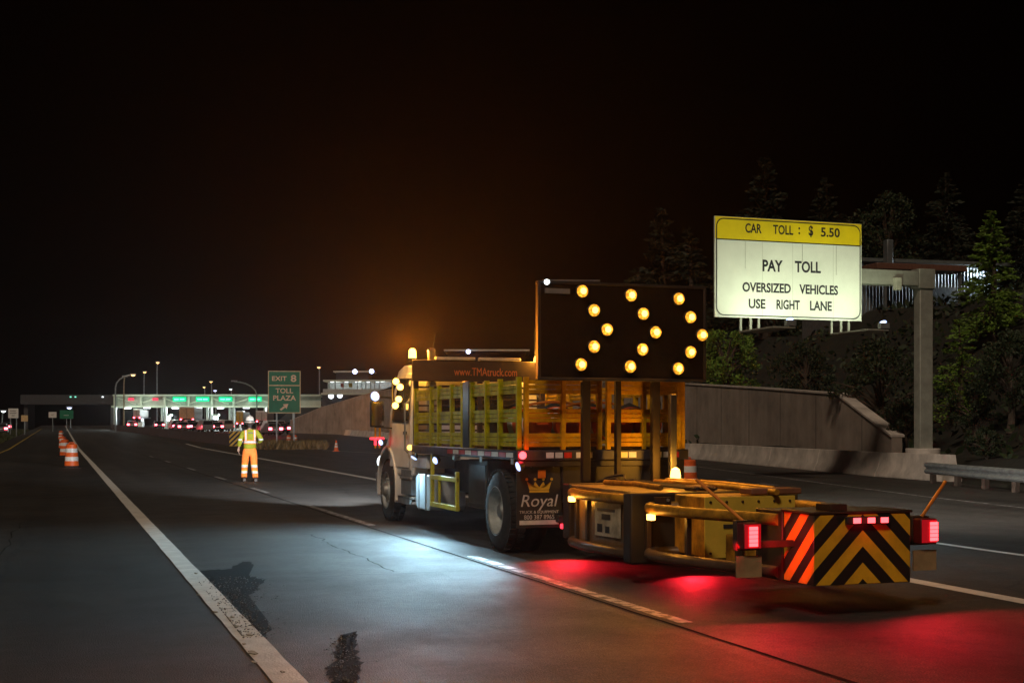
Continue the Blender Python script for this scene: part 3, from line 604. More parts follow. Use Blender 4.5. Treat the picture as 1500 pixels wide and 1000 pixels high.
def cur(pts, n=8):           # Catmull-Rom through plan points
    out = []; P = [Vector(p) for p in pts]; P = [P[0] * 2 - P[1]] + P + [P[-1] * 2 - P[-2]]
    for i in range(1, len(P) - 2):
        for k in range(n):
            t = k / n; a, b, c_, d_ = P[i - 1:i + 3]
            out.append(.5 * ((2 * b) + (c_ - a) * t + (2 * a - 5 * b + 4 * c_ - d_) * t * t + (3 * b - a - 3 * c_ + d_) * t ** 3))
    return out + [P[-2]]
for sg in (1, -1):
    X = lambda o_: AC - sg * o_
    R1 = [(X(.62), 14.55), (X(.84), 14.35), (X(.92), 14.0), (X(.94), 13.4), (X(.88), 12.85), (X(.72), 12.56)]
    R2 = [(X(.45), 12.35), (X(.66), 12.42), (X(.83), 12.25), (X(.88), 11.95), (X(.80), 11.4), (X(.62), 10.8), (X(.48), 10.3)]
    for nm, pl, zt, zb_ in (('side_rail', R1, .86, .30), ('side_rail', R2, .80, .34)):
        q = MB(); q.tube(cur([(x, y, zt) for x, y in pl]), .055, 12); RL = q.build(nm, amber_p, TA)
        q = MB(); q.tube(cur([(x, y, zb_) for x, y in pl]), .055, 12); q.build('lower_rail', mat('worn_rail_steel', (.13, .09, .06), .4, .4), RL)
    c1 = cur([(x, y, 0) for x, y in R1[1:5]]); q = MB(); k_ = len(c1)
    q.add([(p.x + sg * .045, p.y, z) for z in (.34, .92) for p in c1] + [(p.x + sg * .06, p.y, z) for z in (.34, .92) for p in c1],
          [(i, i + 1, k_ + i + 1, k_ + i) for i in range(k_ - 1)] + [(2 * k_ + i, 2 * k_ + i + 1, 3 * k_ + i + 1, 3 * k_ + i) for i in range(k_ - 1)] + [(k_ + i, k_ + i + 1, 3 * k_ + i + 1, 3 * k_ + i) for i in range(k_ - 1)])
    q.build('side_skin', mat('brown_skin', (.20, .11, .045), .4, .2), TA)
    for p in ((X(.965), 14.05, .80), (X(.905), 12.05, .72)):
        q = MB(); q.box(p[0] - .03, p[0] + .03, p[1] - .045, p[1] + .045, p[2] - .03, p[2] + .03); mk = q.build('side_marker_lamp', g_ambl, TA, .008)
        lamp('marker_light', (p[0] - sg * .08, p[1] - .08, p[2] - .03), 3, AMB, r=.03, parent=mk)
    bx = 5.47 if sg > 0 else 7.21; y0 = 9.95                                    # red lamp on its arm, with a plate below and a guide stick
    q = MB(); q.box(min(bx, X(.45)), max(bx, X(.45)), 10.06, 10.11, .58, .64); q.box(bx - .09, bx + .09, 9.99, 10.05, .57, .825); AM = q.build('lamp_arm', dkm, TA, .006)
    q = MB(); q.box(bx - .085, bx + .085, 9.87, 9.988, .585, .81); LB2 = q.build('tail_lamp', mat('dark_red_housing', (.12, .01, .01), .35), TA, .012)
    q = MB(); dx_ = .0 if sg > 0 else .04
    for i in range(3):
        for j in range(5): q.box(bx - .036 + i * .027 + dx_, bx - .012 + i * .027 + dx_, 9.853, 9.8605, .615 + j * .034, .644 + j * .034)
    q.build('red_led', g_redc, LB2)
    q = MB(); q.box(bx - .075, bx + .075, 9.862, 9.8698, .60, .80); q.build('red_lens', glow('red_lens_soft', (1, .015, .03), .22), LB2)
    lamp('brake_light', (bx, 9.80, .70), 85, RED, (bx - sg * .5, 7.0, .3), 165, .4, .05, LB2)
    if sg > 0: lamp('brake_light', (bx + .1, 9.84, .70), 30, RED, (AC - .475, 10.0, .6), 95, .8, .05, LB2); lamp('brake_light', (bx - .1, 9.95, .62), 22, RED, (bx - .25, 10.6, 0), 110, .8, .05, LB2)
    q = MB(); q.box(bx - .12, bx + .12, 9.93, 9.94, .35, .53); q.build('reflector_plate', mat('pale_plate', (.34, .24, .12), .4), TA)
    q = MB(); q.tube([(bx - sg * .02, 10.0, .82), (bx - sg * .28, 10.35, 1.16)] if sg > 0 else [(bx + .02, 10.0, .82), (bx + .16, 9.85, 1.14)], .014, 8); q.build('guide_stick', mat('orange_stick', (.8, .25, .03), .5), TA)
q = MB(); q.box(AC - .97, AC + .97, 12.40, 12.60, .22, .94); q.build('hinge_frame', mat('dark_hinge', (.014, .010, .008), .6, .1), TA, .02)
q = MB(); q.box(AC - .8, AC + .8, 14.56, 14.78, .30, .95); q.box(AC - .3, AC + .3, 14.77, 15.35, .42, .7); q.build('mounting_frame', dkm, TA, .02)
q = MB(); q.box(AC - .78, AC + .78, 12.62, 14.6, .905, .935); q.build('top_deck', mat('brown_deck', (.26, .17, .06), .5), TA, .01)
for x, y0, y1, z in ((AC + .25, 11.6, 14.4, .97), (AC + .45, 12.0, 14.5, .98), (AC - .35, 13.0, 14.5, .965)): q = MB(); q.tube([(x, y0, z), (x + .03, (y0 + y1) / 2, z + .01), (x - .02, y1, z)], .03, 10); q.build('hydraulic_line', amber_p, TA)
for bb in ((AC + .05, AC + .62, 11.75, 12.0, .94, 1.0), (AC - .1, AC + .15, 12.7, 12.95, .935, .99)): q = MB(); q.box(*bb); q.build('latch_block', mat('red_brown_block', (.2, .08, .04), .6), TA, .012)
for sg in (1, -1):                                                 # stanchions, flange plates and bolts
    for o_, y in ((.90, 14.1), (.92, 13.72), (.84, 12.3), (.79, 11.5), (.60, 10.85)):
        q = MB(); x = AC - sg * (o_ - .02); q.box(x - .025, x + .025, y - .03, y + .03, .33, .83); q.build('stanchion', dkm, TA, .006)
    for y in (14.3, 12.35):
        q = MB(); x = AC - sg * (.80 if y > 14 else .64 if y > 12 else .5); q.box(x - .09, x + .09, y - .02, y + .02, .72, .90); FP = q.build('flange_plate', dkm, TA, .004)
        for z in (.75, .87):
            q = MB(); q.lathe([(.016, 0), (.016, .02)], (x + .05, y - .02, z), 6, (0, -1, 0)); q.build('bolt', steel, FP)
for z in (.38, .88):
    for k in range(6): q = MB(); q.lathe([(.014, 0), (.012, .012)], (AC - .44 + k * .176, 11.68, z), 6, (0, -1, 0)); q.build('bolt', dkm, TA)
for k, (x0_, z) in enumerate(((AC - .12, .72), (AC - .02, .76), (AC + .1, .7))):
    q = MB(); q.tube(cur([(x0_, 15.5, z + .1), (x0_ - .05, 15.2, z + .22), (x0_ + .06, 14.9, z + .27), (x0_, 14.6, .97), (x0_ + .05, 13.4, .96), (x0_ - .05, 12.5, .97)], 6), .016, 6); q.build('hose', rubber, TA)
q = MB(); q.box(AC - .3, AC + .1, 11.672, 11.679, .62, .66); q.build('warning_sticker', mat('black_sticker', (.03, .03, .03), .4), TA)
pm = MB(); pm.add([(AC - .925, 13.46, .44), (AC - .87, 12.88, .44), (AC - .87, 12.88, .80), (AC - .925, 13.46, .80)], [(0, 1, 2, 3)]); 
pm.build('data_plate', mat('data_plate', (.5, .42, .28), .35, var=.4, scale=6), TA)
q = MB()
for y0_, y1_, z0_, z1_ in ((13.40, 13.0, .71, .74), (13.3, 13.1, .62, .68), (13.40, 13.28, .48, .57), (13.22, 13.12, .48, .55)):
    xa = lambda y: AC - .8712 - (y - 12.88) * .0948 - .004
    q.add([(xa(y0_), y0_, z0_), (xa(y1_), y1_, z0_), (xa(y1_), y1_, z1_), (xa(y0_), y0_, z1_)], [(0, 1, 2, 3)])
q.build('plate_print', ink, TA)
q = MB(); q.box(7.08, 7.16, 14.72, 14.8, .93, .99); q.lathe([(.06, .99), (.065, 1.02), (.05, 1.10), (.01, 1.12)], (7.12, 14.76, 0), 16); q.build('amber_strobe', g_ambl, TA); lamp('strobe_light', (7.12, 14.78, 1.16), 38, AMB, r=.06, parent=TA)
lamp('under_light', (AC + .05, 13.0, .26), 100, RED, (AC + .05, 12.7, 0), 130, .5, .05, TA)
q = MB(); q.box(AC - .05, AC + .15, 12.9, 13.05, .28, .298); q.build('under_lamp', g_red, TA)

# ------------------------------------------------------------------ traffic drums
def drum_proto():
    D = thing('traffic_drum', (0, 0, 0), '', 'traffic drum', 'orange and white traffic drums')
    b = MB(); pr = [(.295, .07), (.29, .26), (.277, .27), (.272, .44), (.262, .45), (.257, .62), (.247, .63), (.242, .80), (.232, .81), (.226, .96), (.19, .99), (.02, 1.0)]
    b.lathe(pr, (0, 0, 0), 30, bands=[0, 0, 1, 1, 0, 0, 1, 1, 0, 0, 0, 0]); b.build('barrel', [orange, white_r], D)
    b = MB(); b.lathe([(.37, 0), (.37, .03), (.31, .07), (.28, .075)], (0, 0, 0), 8); b.build('rubber_base', rubber, D, .008)
    b = MB(); b.tube([(-.12, 0, .98), (-.1, 0, 1.05), (.1, 0, 1.05), (.12, 0, .98)], .02, 8); b.build('handle', orange, D)
    return D
DR = drum_proto()
def place_drum(px, D, label, first=False, k=.96, px_dx=0):
    x, y = at(px, D); 
    if first: DR.location = (x, y, rz(y)); DR['label'] = label; DR.scale = (k,) * 3; return DR
    return dup(DR, (x, y, rz(y)), random.uniform(0, 6), label, k)
place_drum(105, 54.7, 'orange and white traffic drum standing nearest on the shoulder beside the white edge line', True)
place_drum(95, 76, 'second orange and white traffic drum in the shoulder row, half hidden by the nearest one')
place_drum(91.5, 104, 'third traffic drum from the camera in the shoulder row')
place_drum(89.5, 145, 'farthest traffic drum at the end of the shoulder row')
place_drum(1008, 32.5, 'traffic drum on the right lane showing above the attenuator top', k=.84)
place_drum(423, 125, 'left drum of the two small ones at the foot of the green exit sign', k=.8)
place_drum(432.5, 125, 'right drum of the two small ones at the foot of the green exit sign', k=.8)
for i, (x, y, rot, lb) in enumerate([(5.72, 16.68, 4, 'drum lying at the left rear corner of the yellow bed'), (6.24, 16.64, -6, 'drum lying second from the left behind the rear gate'),
        (6.78, 16.68, 10, 'drum lying behind the middle of the rear gate'), (7.32, 16.62, -4, 'drum lying fourth from the left behind the rear gate'), (6.55, 17.5, 85, 'drum lying crosswise in the middle of the bed'), (5.6, 17.35, 92, 'drum lying on the bed behind the divider post')]):
    a = R(rot); L = .86; o = dup(DR, (x, y, 1.352 + .30), (R(90), 0, a), 'orange traffic ' + lb, .8); o['group'] = 'traffic drums lying on the truck bed'
# cone
CN = thing('traffic_cone', (*at(492.5, 92), 0), 'small orange cone with white collars at the tip of the exit gore', 'traffic cone')
x, y = CN.location[:2]
b = MB(); b.lathe([(.17, .03), (.14, .2), (.125, .28), (.105, .4), (.095, .46), (.075, .58), (.045, .76), (.03, .78)], (x, y, 0), 24, bands=[0, 0, 1, 0, 1, 0, 0, 0]); b.build('cone_body', [orange, white_r], CN)
b = MB(); b.box(x - .22, x + .22, y - .22, y + .22, 0, .035); b.build('cone_base', orange, CN, .01)

# ------------------------------------------------------------------ the road worker
def skin_mesh(V, E, Rr, sub=2):
    me = bpy.data.meshes.new('s'); me.from_pydata(V, E, []); o = bpy.data.objects.new('s', me); COL.objects.link(o)
    o.modifiers.new('skin', 'SKIN'); 
    for i, r in enumerate(Rr): me.skin_vertices[0].data[i].radius = r if isinstance(r, tuple) else (r, r)
    for i in range(len(V)): me.skin_vertices[0].data[i].use_root = (i == 0)
    s_ = o.modifiers.new('sub', 'SUBSURF'); s_.levels = sub; s_.render_levels = sub
    dg = bpy.context.evaluated_depsgraph_get(); dg.update(); out = bpy.data.meshes.new_from_object(o.evaluated_get(dg))
    bpy.data.objects.remove(o); bpy.data.meshes.remove(me); return out
def chain(segs):
    V, E, Q = [], [], []; idx = {}
    for seg in segs:
        prev = None
        for p, r in seg:
            k = tuple(round(c, 4) for c in p)
            if k not in idx: idx[k] = len(V); V.append(p); Q.append(r)
            if prev is not None and prev != idx[k]: E.append((prev, idx[k]))
            prev = idx[k]
    return V, E, Q
def addmesh(mb, me): mb.add([v.co[:] for v in me.vertices], [tuple(f.vertices) for f in me.polygons]); bpy.data.meshes.remove(me)
wx, wy = at(366, 40)
PW = thing('person', (wx, wy, 0), 'worker in a lime jacket, orange trousers and hard hat walking away on the road', 'person')
W = lambda p: p
pel = (0, 0, .98)
body = [[(pel, (.11, .08)), ((0, .01, 1.2), (.14, .09)), ((0, .02, 1.42), (.17, .11)), ((0, .02, 1.56), (.07, .065)), ((0, .03, 1.62), .06)],
        [(pel, .09), ((-.10, 0, .9), .08), ((-.135, .13, .52), .065), ((-.155, .13, .12), .045)], [(pel, .09), ((.10, 0, .9), .08), ((.12, -.02, .52), .065), ((.14, -.17, .12), .045)],
        [((0, .02, 1.42), .16), ((-.19, .05, 1.47), .065), ((-.285, .0, 1.22), .048), ((-.32, .10, .99), .034)], [((0, .02, 1.42), .16), ((.19, -.01, 1.50), .065), ((.34, -.06, 1.25), .048), ((.27, .16, 1.17), .034)]]
mb = MB(); addmesh(mb, skin_mesh(*chain(body)))
def hand(wr, dv, side, nrm):
    wr = Vector(wr); d = Vector(dv).normalized(); n_ = Vector(nrm).normalized(); s_ = d.cross(n_).normalized() * side
    c = wr + d * .05
    addmesh(mb, skin_mesh(*chain([[(tuple(wr - d * .02), (.03, .022)), (tuple(wr + d * .04), (.042, .02)), (tuple(wr + d * .09), (.044, .018))]])))
    for i, (o_, L) in enumerate(((-.033, .075), (-.011, .085), (.011, .08), (.031, .062))):
        b0 = wr + d * .07 + s_ * o_; p1 = b0 + d * L * .55; p2 = p1 + d * L * .4 + n_ * L * .25; p3 = p2 + d * L * .2 + n_ * L * .3
        addmesh(mb, skin_mesh(*chain([[(tuple(b0), .0095), (tuple(p1), .009), (tuple(p2), .0085), (tuple(p3), .007)]]), sub=1))
    b0 = wr + d * .02 - s_ * .03; addmesh(mb, skin_mesh(*chain([[(tuple(b0), .012), (tuple(b0 + d * .03 - s_ * .028), .011), (tuple(b0 + d * .06 - s_ * .034 + n_ * .012), .009)]]), sub=1))
hand((-.32, .10, .99), (-.05, .12, -1), 1, (1, .1, 0)); hand((.27, .16, 1.17), (-.2, 1, .05), -1, (-1, 0, 0))
head = bpy.data.meshes.new('h'); bm = bmesh.new(); bmesh.ops.create_uvsphere(bm, u_segments=20, v_segments=16, radius=1)
for v in bm.verts:
    x, y, z = v.co
    X, Y, Z = x * .078, y * .098, z * .118
    if z < 0: X *= 1 - .28 * (-z) ** 1.5; Y *= 1 - .12 * -z
    if y > .85 and abs(x) < .25 and -.35 < z < .15: Y += .02 * (1 - abs(x) / .25)
    if y > .7 and .1 < abs(x) < .5 and .0 < z < .25: Y -= .010
    if y > .75 and abs(x) < .3 and -.6 < z < -.45: Y -= .006
    if abs(x) > .92 and abs(z) < .25 and abs(y) < .3: X += math.copysign(.016, x)
    v.co = (X, Y + .04, Z + 1.73)
bm.to_mesh(head); bm.free(); addmesh(mb, head)
for v in range(len(mb.v)): mb.v[v] = (mb.v[v][0] + wx, mb.v[v][1] + wy, mb.v[v][2])
skin_m = mat('skin', (.42, .24, .16), .55)
mb.build('body', skin_m, PW, smooth=60)
def garment(name, segs, m, cut=None):
    me = skin_mesh(*chain(segs)); q = MB(); addmesh(q, me)
    for i, v in enumerate(q.v): q.v[i] = (v[0] + wx, v[1] + wy, v[2])
    return q.build(name, m, PW, smooth=70)
silver = (.50, .50, .48)
lime = masked('hi_vis_lime', (.25, .25, .004), [((.8, .16, .03), [('z', 1.135, 1.24), ('a', 0, .24)]), (silver, [('z', 1.16, 1.215), ('a', 0, .24)]), ((.8, .16, .03), [('a', .095, .165), ('z', 1.235, 1.56)]), (silver, [('a', .11, .15), ('z', 1.235, 1.56)]), (silver, [('a', .245, .40), ('z', 1.235, 1.285)])], .8)
orng = masked('hi_vis_orange', (.90, .22, .03), [(silver, [('z', .43, .50)]), (silver, [('z', .25, .32)]), ((.75, .6, .05), [('z', .32, .335)]), ((.75, .6, .05), [('z', .5, .515)])], .8)
garment('jacket', [[((0, 0, .93), (.205, .155)), ((0, .0, 1.06), (.205, .15)), ((0, .01, 1.22), (.20, .14)), ((0, .02, 1.42), (.215, .145)), ((0, .02, 1.57), (.085, .08))],
                   [((0, .02, 1.42), .19), ((-.2, .05, 1.45), .095), ((-.29, .0, 1.22), .080), ((-.315, .07, 1.05), .064)], [((0, .02, 1.42), .19), ((.2, -.01, 1.48), .095), ((.345, -.06, 1.26), .080), ((.28, .12, 1.18), .064)]], lime)
garment('trousers', [[((0, 0, 1.08), (.17, .125)), ((0, 0, 1.0), (.175, .13)), ((-.11, .02, .86), .13), ((-.135, .14, .52), .108), ((-.155, .14, .16), .095), ((-.158, .12, .11), .10)], [((0, 0, 1.0), (.175, .13)), ((.11, 0, .86), .13), ((.12, -.02, .52), .108), ((.14, -.16, .16), .095), ((.142, -.18, .11), .10)]], orng)
for sx, sy, z in ((-.156, .13, .0), (.142, -.16, .0)):
    q = MB(); q.prism([(sy - .11, z), (sy - .11, z + .1), (sy - .02, z + .16), (sy + .06, z + .13), (sy + .19, z + .06), (sy + .2, z)], sx - .05, sx + .05, 'x')
    q.v = [(a + wx, b_ + wy, c_) for a, b_, c_ in q.v]; q.build('boot', mat('dark_boot', (.04, .025, .018), .6), PW, .018)
q = MB(); q.lathe([(.165, 1.775), (.168, 1.785), (.13, 1.80), (.127, 1.85), (.115, 1.91), (.08, 1.955), (.01, 1.97)], (wx, wy + .03, 0), 28); q.tube([(wx, wy - .09, 1.87), (wx, wy - .05, 1.945), (wx, wy + .03, 1.985), (wx, wy + .11, 1.95), (wx, wy + .155, 1.87)], .02, 8)
q.build('hard_hat', mat('white_hard_hat', (.72, .66, .58), .35), PW)
q = MB(); q.lathe([(.131, 1.80), (.131, 1.825)], (wx, wy + .03, 0), 28); q.build('hat_band', ink, PW)
q = MB(); q.lathe([(.05, 1.63), (.082, 1.68), (.088, 1.76)], (wx, wy + .02, 0), 20); q.build('hair', mat('dark_hair', (.02, .014, .01), .8), PW)
q = MB(); q.box(wx - .07, wx + .09, wy - .135, wy - .128, 1.45, 1.475); q.build('back_print', ink, PW)

# ------------------------------------------------------------------ signs
# large lit toll sign on its cantilever
YS_ = 36.2; sx0, sx1, sz0, sz1 = colx(1047, YS_), colx(1262, YS_), 4.97, 8.03; sw = sx1 - sx0
SG = thing('toll_sign', (26.5, YS_ + .4, .9), 'large floodlit white and yellow sign on a cantilever reading PAY TOLL', 'sign')
wsh = mat('white_sign_sheeting', (.74, .78, .70), .5, var=.08, scale=1.2); ysh = mat('yellow_sign_sheeting', (.80, .62, .01), .5, var=.1, scale=1.5)
q = MB(); q.box(sx0, sx1, YS_, YS_ + .06, sz0, sz1); PNL = q.build('sign_panel', wsh, SG, .004)
zy = sz1 - .68
q = MB(); q.box(sx0 + .01, sx1 - .01, YS_ - .006, YS_ - .002, zy, sz1 - .01); q.build('yellow_band', ysh, PNL)
def border(x0, x1, z0, z1, r, t, y, name, m, parent):
    q = MB(); out = []; inn = []
    for cx, cz, a0 in ((x1 - r, z1 - r, 0), (x0 + r, z1 - r, 90), (x0 + r, z0 + r, 180), (x1 - r, z0 + r, 270)):
        for k in range(7):
            a = R(a0 + 15 * k); out.append((cx + r * math.cos(a), y, cz + r * math.sin(a))); inn.append((cx + (r - t) * math.cos(a), y, cz + (r - t) * math.sin(a)))
    n_ = len(out); q.add(out + inn, [(i, (i + 1) % n_, n_ + (i + 1) % n_, n_ + i) for i in range(n_)]); return q.build(name, m, parent)
border(sx0 + .04, sx1 - .04, sz0 + .05, sz1 - .05, .26, .035, YS_ - .009, 'border_line', ink, PNL)
q = MB(); q.box(sx0 + .05, sx1 - .05, YS_ - .010, YS_ - .007, zy - .03, zy); q.build('divider_line', ink, PNL)
fx = lambda f: (f - .5) * sw
text([('CAR', fx(.255), .0, .56, .29), ('TOLL', fx(.455), .0, .70, .29), (':', fx(.565), 0, .06, .22), ('$', fx(.645), .0, .16, .36), ('5.50', fx(.78), .0, .68, .29)], (1, 0, 0), (0, 0, 1), ((sx0 + sx1) / 2, YS_ - .007, (zy + sz1) / 2 + .02), ink, PNL, font_bold=.02)
text([('PAY', fx(.385), 1.62, .70, .36), ('TOLL', fx(.625), 1.63, .92, .36), ('OVERSIZED', fx(.345), .94, 1.68, .30), ('VEHICLES', fx(.70), .94, 1.38, .30), ('USE', fx(.28), .44, .58, .30), ('RIGHT', fx(.49), .44, .82, .30), ('LANE', fx(.715), .44, .78, .30)],
     (1, 0, 0), (0, 0, 1), ((sx0 + sx1) / 2, YS_ - .001, sz0), ink, PNL, font_bold=.03)
q = MB()
for f_ in (.315, .52, .80): q.box(sx0 + f_ * sw, sx0 + f_ * sw + .006, YS_ - .0045, YS_ - .0012, sz0 + .02, sz1 - .7)
for px_, w_ in ((.585, .02), (.82, .018), (.2, .012)): q.box(sx0 + px_ * sw, sx0 + px_ * sw + w_, YS_ - .004, YS_ - .001, zy - random.uniform(.5, 1.0), zy - .05)
q.build('seam', mat('sign_grime', (.45, .47, .40), .7), PNL)
post_m = mat('weathered_sign_steel', (.34, .35, .30), .55, .2, var=.25, scale=2)
q = MB(); q.box(26.25, 26.75, YS_ + .2, YS_ + .55, .8, 6.72); q.build('post', post_m, SG, .03)
q = MB(); q.box(sx0 + .5, 26.19, YS_ + .18, YS_ + .62, 6.18, 6.66); q.box(26.19, 26.80, YS_ + .15, YS_ + .62, 6.10, 6.74); q.build('cantilever_beam', post_m, SG, .02)
q = MB(); q.box(25.2, 25.42, YS_ + .0, YS_ + .17, 6.0, 6.4); q.build('junction_box', mat('pale_box', (.5, .52, .42), .5), SG, .01)
q = MB(); q.lathe([(.55, .7), (.55, .95)], (26.5, YS_ + .4, 0), 20); q.build('footing', concrete, SG, .02)
for fa in (.18, .80):
    x0 = sx0 + fa * sw; q = MB()
    for dx in (0, .34, .62): q.box(x0 + dx - .04, x0 + dx + .04, YS_ + .07, YS_ + .13, sz0 - .42, sz1 - .3)
    q.box(x0 - .05, x0 + .7, YS_ - 1.95, YS_ + .1, sz0 - .45, sz0 - .40); AR = q.build('lamp_bracket', post_m, SG, .006)
    lx, ly, lz = x0 + .55, YS_ - 1.9, sz0 - .16
    q = MB(); q.box(lx - .16, lx + .16, ly - .08, ly + .08, lz - .22, lz - .05); q.build('floodlight', steel, AR, .01)
    q = MB(); q.lathe([(.11, 0), (.10, .03), (.01, .035)], (lx, ly + .03, lz - .04), 16, (0, .45, 1)); q.build('flood_lens', g_white, AR)
    lamp('sign_flood', (lx, ly, lz), 430, (.90, 1, .70), (sx0 + (.3 if fa < .5 else .7) * sw, YS_, sz0 + 2.4), 150, .6, .15, AR)
# green exit sign
ED = 110; ex, ey = at(416.5, ED); ez0, ez1 = zat(605, ED), zat(543, ED); ew = 47 / F * ED / 1.0
ES = thing('exit_sign', (ex, ey, rz(ey)), 'green exit sign on two posts reading TOLL PLAZA with an arrow', 'sign')
ua = math.atan2(-SN, CS) * .45; uu = Vector((math.cos(ua), math.sin(ua), 0)); nn = Vector((uu.y, -uu.x, 0)); O = Vector((ex, ey, 0))
def plate(name, m, parent, u0, u1, z0, z1, t0, t1, o=O, bev=0, u=None, n=None):
    u = u or uu; n = n or nn; q = MB(); q.add([o + u * a + n * c_ + Vector((0, 0, z)) for z in (z0, z1) for c_ in (t0, t1) for a in (u0, u1)], [(0, 2, 3, 1), (4, 5, 7, 6), (0, 1, 5, 4), (2, 6, 7, 3), (0, 4, 6, 2), (1, 3, 7, 5)])
    return q.build(name, m, parent, bev)
bord = mat('beacon_tinted_border', (.82, .62, .36), .45)  # border colour carries the beacon's amber light
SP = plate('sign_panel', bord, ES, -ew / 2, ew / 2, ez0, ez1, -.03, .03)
zm = ez0 + (ez1 - ez0) * .655
plate('green_field', green_s, SP, -ew / 2 + .07, ew / 2 - .07, zm + .04, ez1 - .07, .031, .04); plate('green_field', green_s, SP, -ew / 2 + .07, ew / 2 - .07, ez0 + .07, zm - .04, .031, .04)
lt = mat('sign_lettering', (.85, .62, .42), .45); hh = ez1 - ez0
text([('EXIT', -.40, zm + .57, 1.2, .38), ('8', .75, zm + .59, .46, .58), ('TOLL', 0, ez0 + hh * .53, 1.42, .42), ('PLAZA', .02, ez0 + hh * .36, 1.86, .42)], uu, (0, 0, 1), O + nn * .042, lt, SP, depth_=.006, font_bold=.02)
q = MB(); a0 = Vector((-.32, ez0 + .27)); a1 = Vector((.33, ez0 + .78)); dv = (a1 - a0).normalized(); pv = Vector((-dv.y, dv.x)); am = a1 - dv * .38
pl = [a0 + pv * .08, a0 - pv * .08, am - pv * .08, am - pv * .24, a1, am + pv * .24, am + pv * .08]
q.add([O + uu * p.x + nn * .046 + Vector((0, 0, p.y)) for p in pl], [tuple(range(7))]); q.build('arrow', lt, SP)
for u_ in (-.62, .78): plate('post', steel, ES, u_ - .06, u_ + .06, 0, ez0 + .8, -.15, -.031)
# striped object marker at the barrier end
md = 112; mx_, my_ = at(344, md); OM = thing('object_marker', (mx_, my_, rz(my_)), 'yellow and black striped marker at the end of the median barrier', 'road marker')
mo = Vector((mx_, my_, rz(my_))); PM = plate('marker_panel', mat('marker_yellow', (.85, .5, .02), .4), OM, -.46, .46, .0 - .02 + .1, 1.32, 0, .05, mo)
q = MB()
for k in range(-2, 5):
    c0 = .1 + k * .42; pts = [(-.46, c0), (.46, c0 + .92), (.46, c0 + .92 + .2), (-.46, c0 + .2)]
    pp = [(u_, z) for u_, z in pts]
    cl = []
    for i in range(4):                      # clip to the panel's height
        (u0, z0), (u1, z1) = pp[i], pp[(i + 1) % 4]
        n_ = 24
        for t in range(n_): 
            u_, z = u0 + (u1 - u0) * t / n_, z0 + (z1 - z0) * t / n_
            if .1 <= z <= 1.3: cl.append((u_, z))
    if len(cl) > 2: q.add([mo + uu * u_ + nn * .056 + Vector((0, 0, z)) for u_, z in cl], [tuple(range(len(cl)))])
q.build('black_stripes', ink, PM, smooth=0, fix=False)
# small signs far on the left
def small_sign(px, py0, py1, wpx, D, m, lines, label, posts=1, name='road_sign'):
    x, y = at(px, D); z0, z1 = zat(py1, D), zat(py0, D); wd = wpx / F * D; o = Vector((x, y, 0))
    s_ = thing(name, (x, y, rz(y)), label, 'sign'); p = plate('sign_panel', m, s_, -wd / 2, wd / 2, z0, z1, -.02, .02, o)
    q = MB()
    for fz, fw in lines:
        for k in range(int(fw * 10)):
            u0 = -wd * fw / 2 + k * wd / 10.5; zc = z0 + (z1 - z0) * fz
            q.add([o + uu * a + nn * .025 + Vector((0, 0, z)) for a, z in ((u0, zc - .06), (u0 + wd * .06, zc - .06), (u0 + wd * .06, zc + .06), (u0, zc + .06))], [(0, 1, 2, 3)])
    if q.v: q.build('print', ink if m is not green_s else white_r, p, smooth=0, fix=False)
    for u_ in ([0] if posts == 1 else [-wd * .3, wd * .3]): plate('post', steel, s_, u_ - .05, u_ + .05, 0, z0 + .2, -.12, -.021, o)
small_sign(19.5, 598, 612, 14, 170, white_r, [(.75, .6), (.5, .7), (.25, .3)], 'white sign with three dark lines beside the far left carriageway', 2)
small_sign(36, 608, 617, 9.5, 190, mat('tan_sign', (.7, .52, .25), .5), [], 'small tan sign just right of the white left-hand sign')
small_sign(77, 603, 611.5, 11, 230, white_r, [(.5, .3)], 'small white sign under the overpass left of the green one')
small_sign(97.5, 600.5, 613, 19, 240, green_s, [(.4, .4)], 'small green road sign under the far overpass')

# ------------------------------------------------------------------ barriers, guardrail, retaining wall
JP = [(-.30, 0), (-.30, .08), (-.17, .33), (-.09, .81), (.09, .81), (.17, .33), (.30, .08), (.30, 0)]
def barrier_proto(L):
    q = MB(); q.prism(JP, .02, L - .02, 'y'); return q
def walk(pts, step):
    out = []; 
    for i in range(len(pts) - 1):
        a, b = Vector(pts[i]), Vector(pts[i + 1]); L = (b - a).length; n_ = max(1, round(L / step))
        for k in range(n_): out.append((a + (b - a) * k / n_, a + (b - a) * (k + 1) / n_))
    return out
BP = None; segs = walk([(25.25, 33.4), (25.75, 37.7), (31.1, 61.3), (38.7, 188)], 6.3)
bnames = ['nearest', 'second', 'third', 'fourth']
for i, (a, b) in enumerate(segs):
    L = (b - a).length; ang = math.atan2(b.y - a.y, b.x - a.x) - math.pi / 2
    lab = [f'pale concrete barrier segment where the guardrail begins', 'second pale concrete barrier segment from the guardrail', 'third pale concrete barrier segment from the guardrail', 'fourth pale concrete barrier segment from the guardrail'][i] if i < 4 else 'concrete barrier segment along the exit ramp wall beyond the truck'
    if BP is None:
        q = barrier_proto(6.3); BP = q.build('concrete_barrier', concrete, None, .012); o = BP
    else: o = BP.copy(); COL.objects.link(o)
    o.location = (a.x, a.y, rz(a.y)); o.rotation_euler = (0, 0, ang); o.scale = (1, L / 6.3, 1); tag(o, lab, 'barrier', 'concrete barriers along the right side')
mseg = walk([(14.5, 118), (12.4, 180), (9.7, 275)], 12)
BM_ = None
darkc = mat('dark_barrier_concrete', (.07, .05, .055), .85)
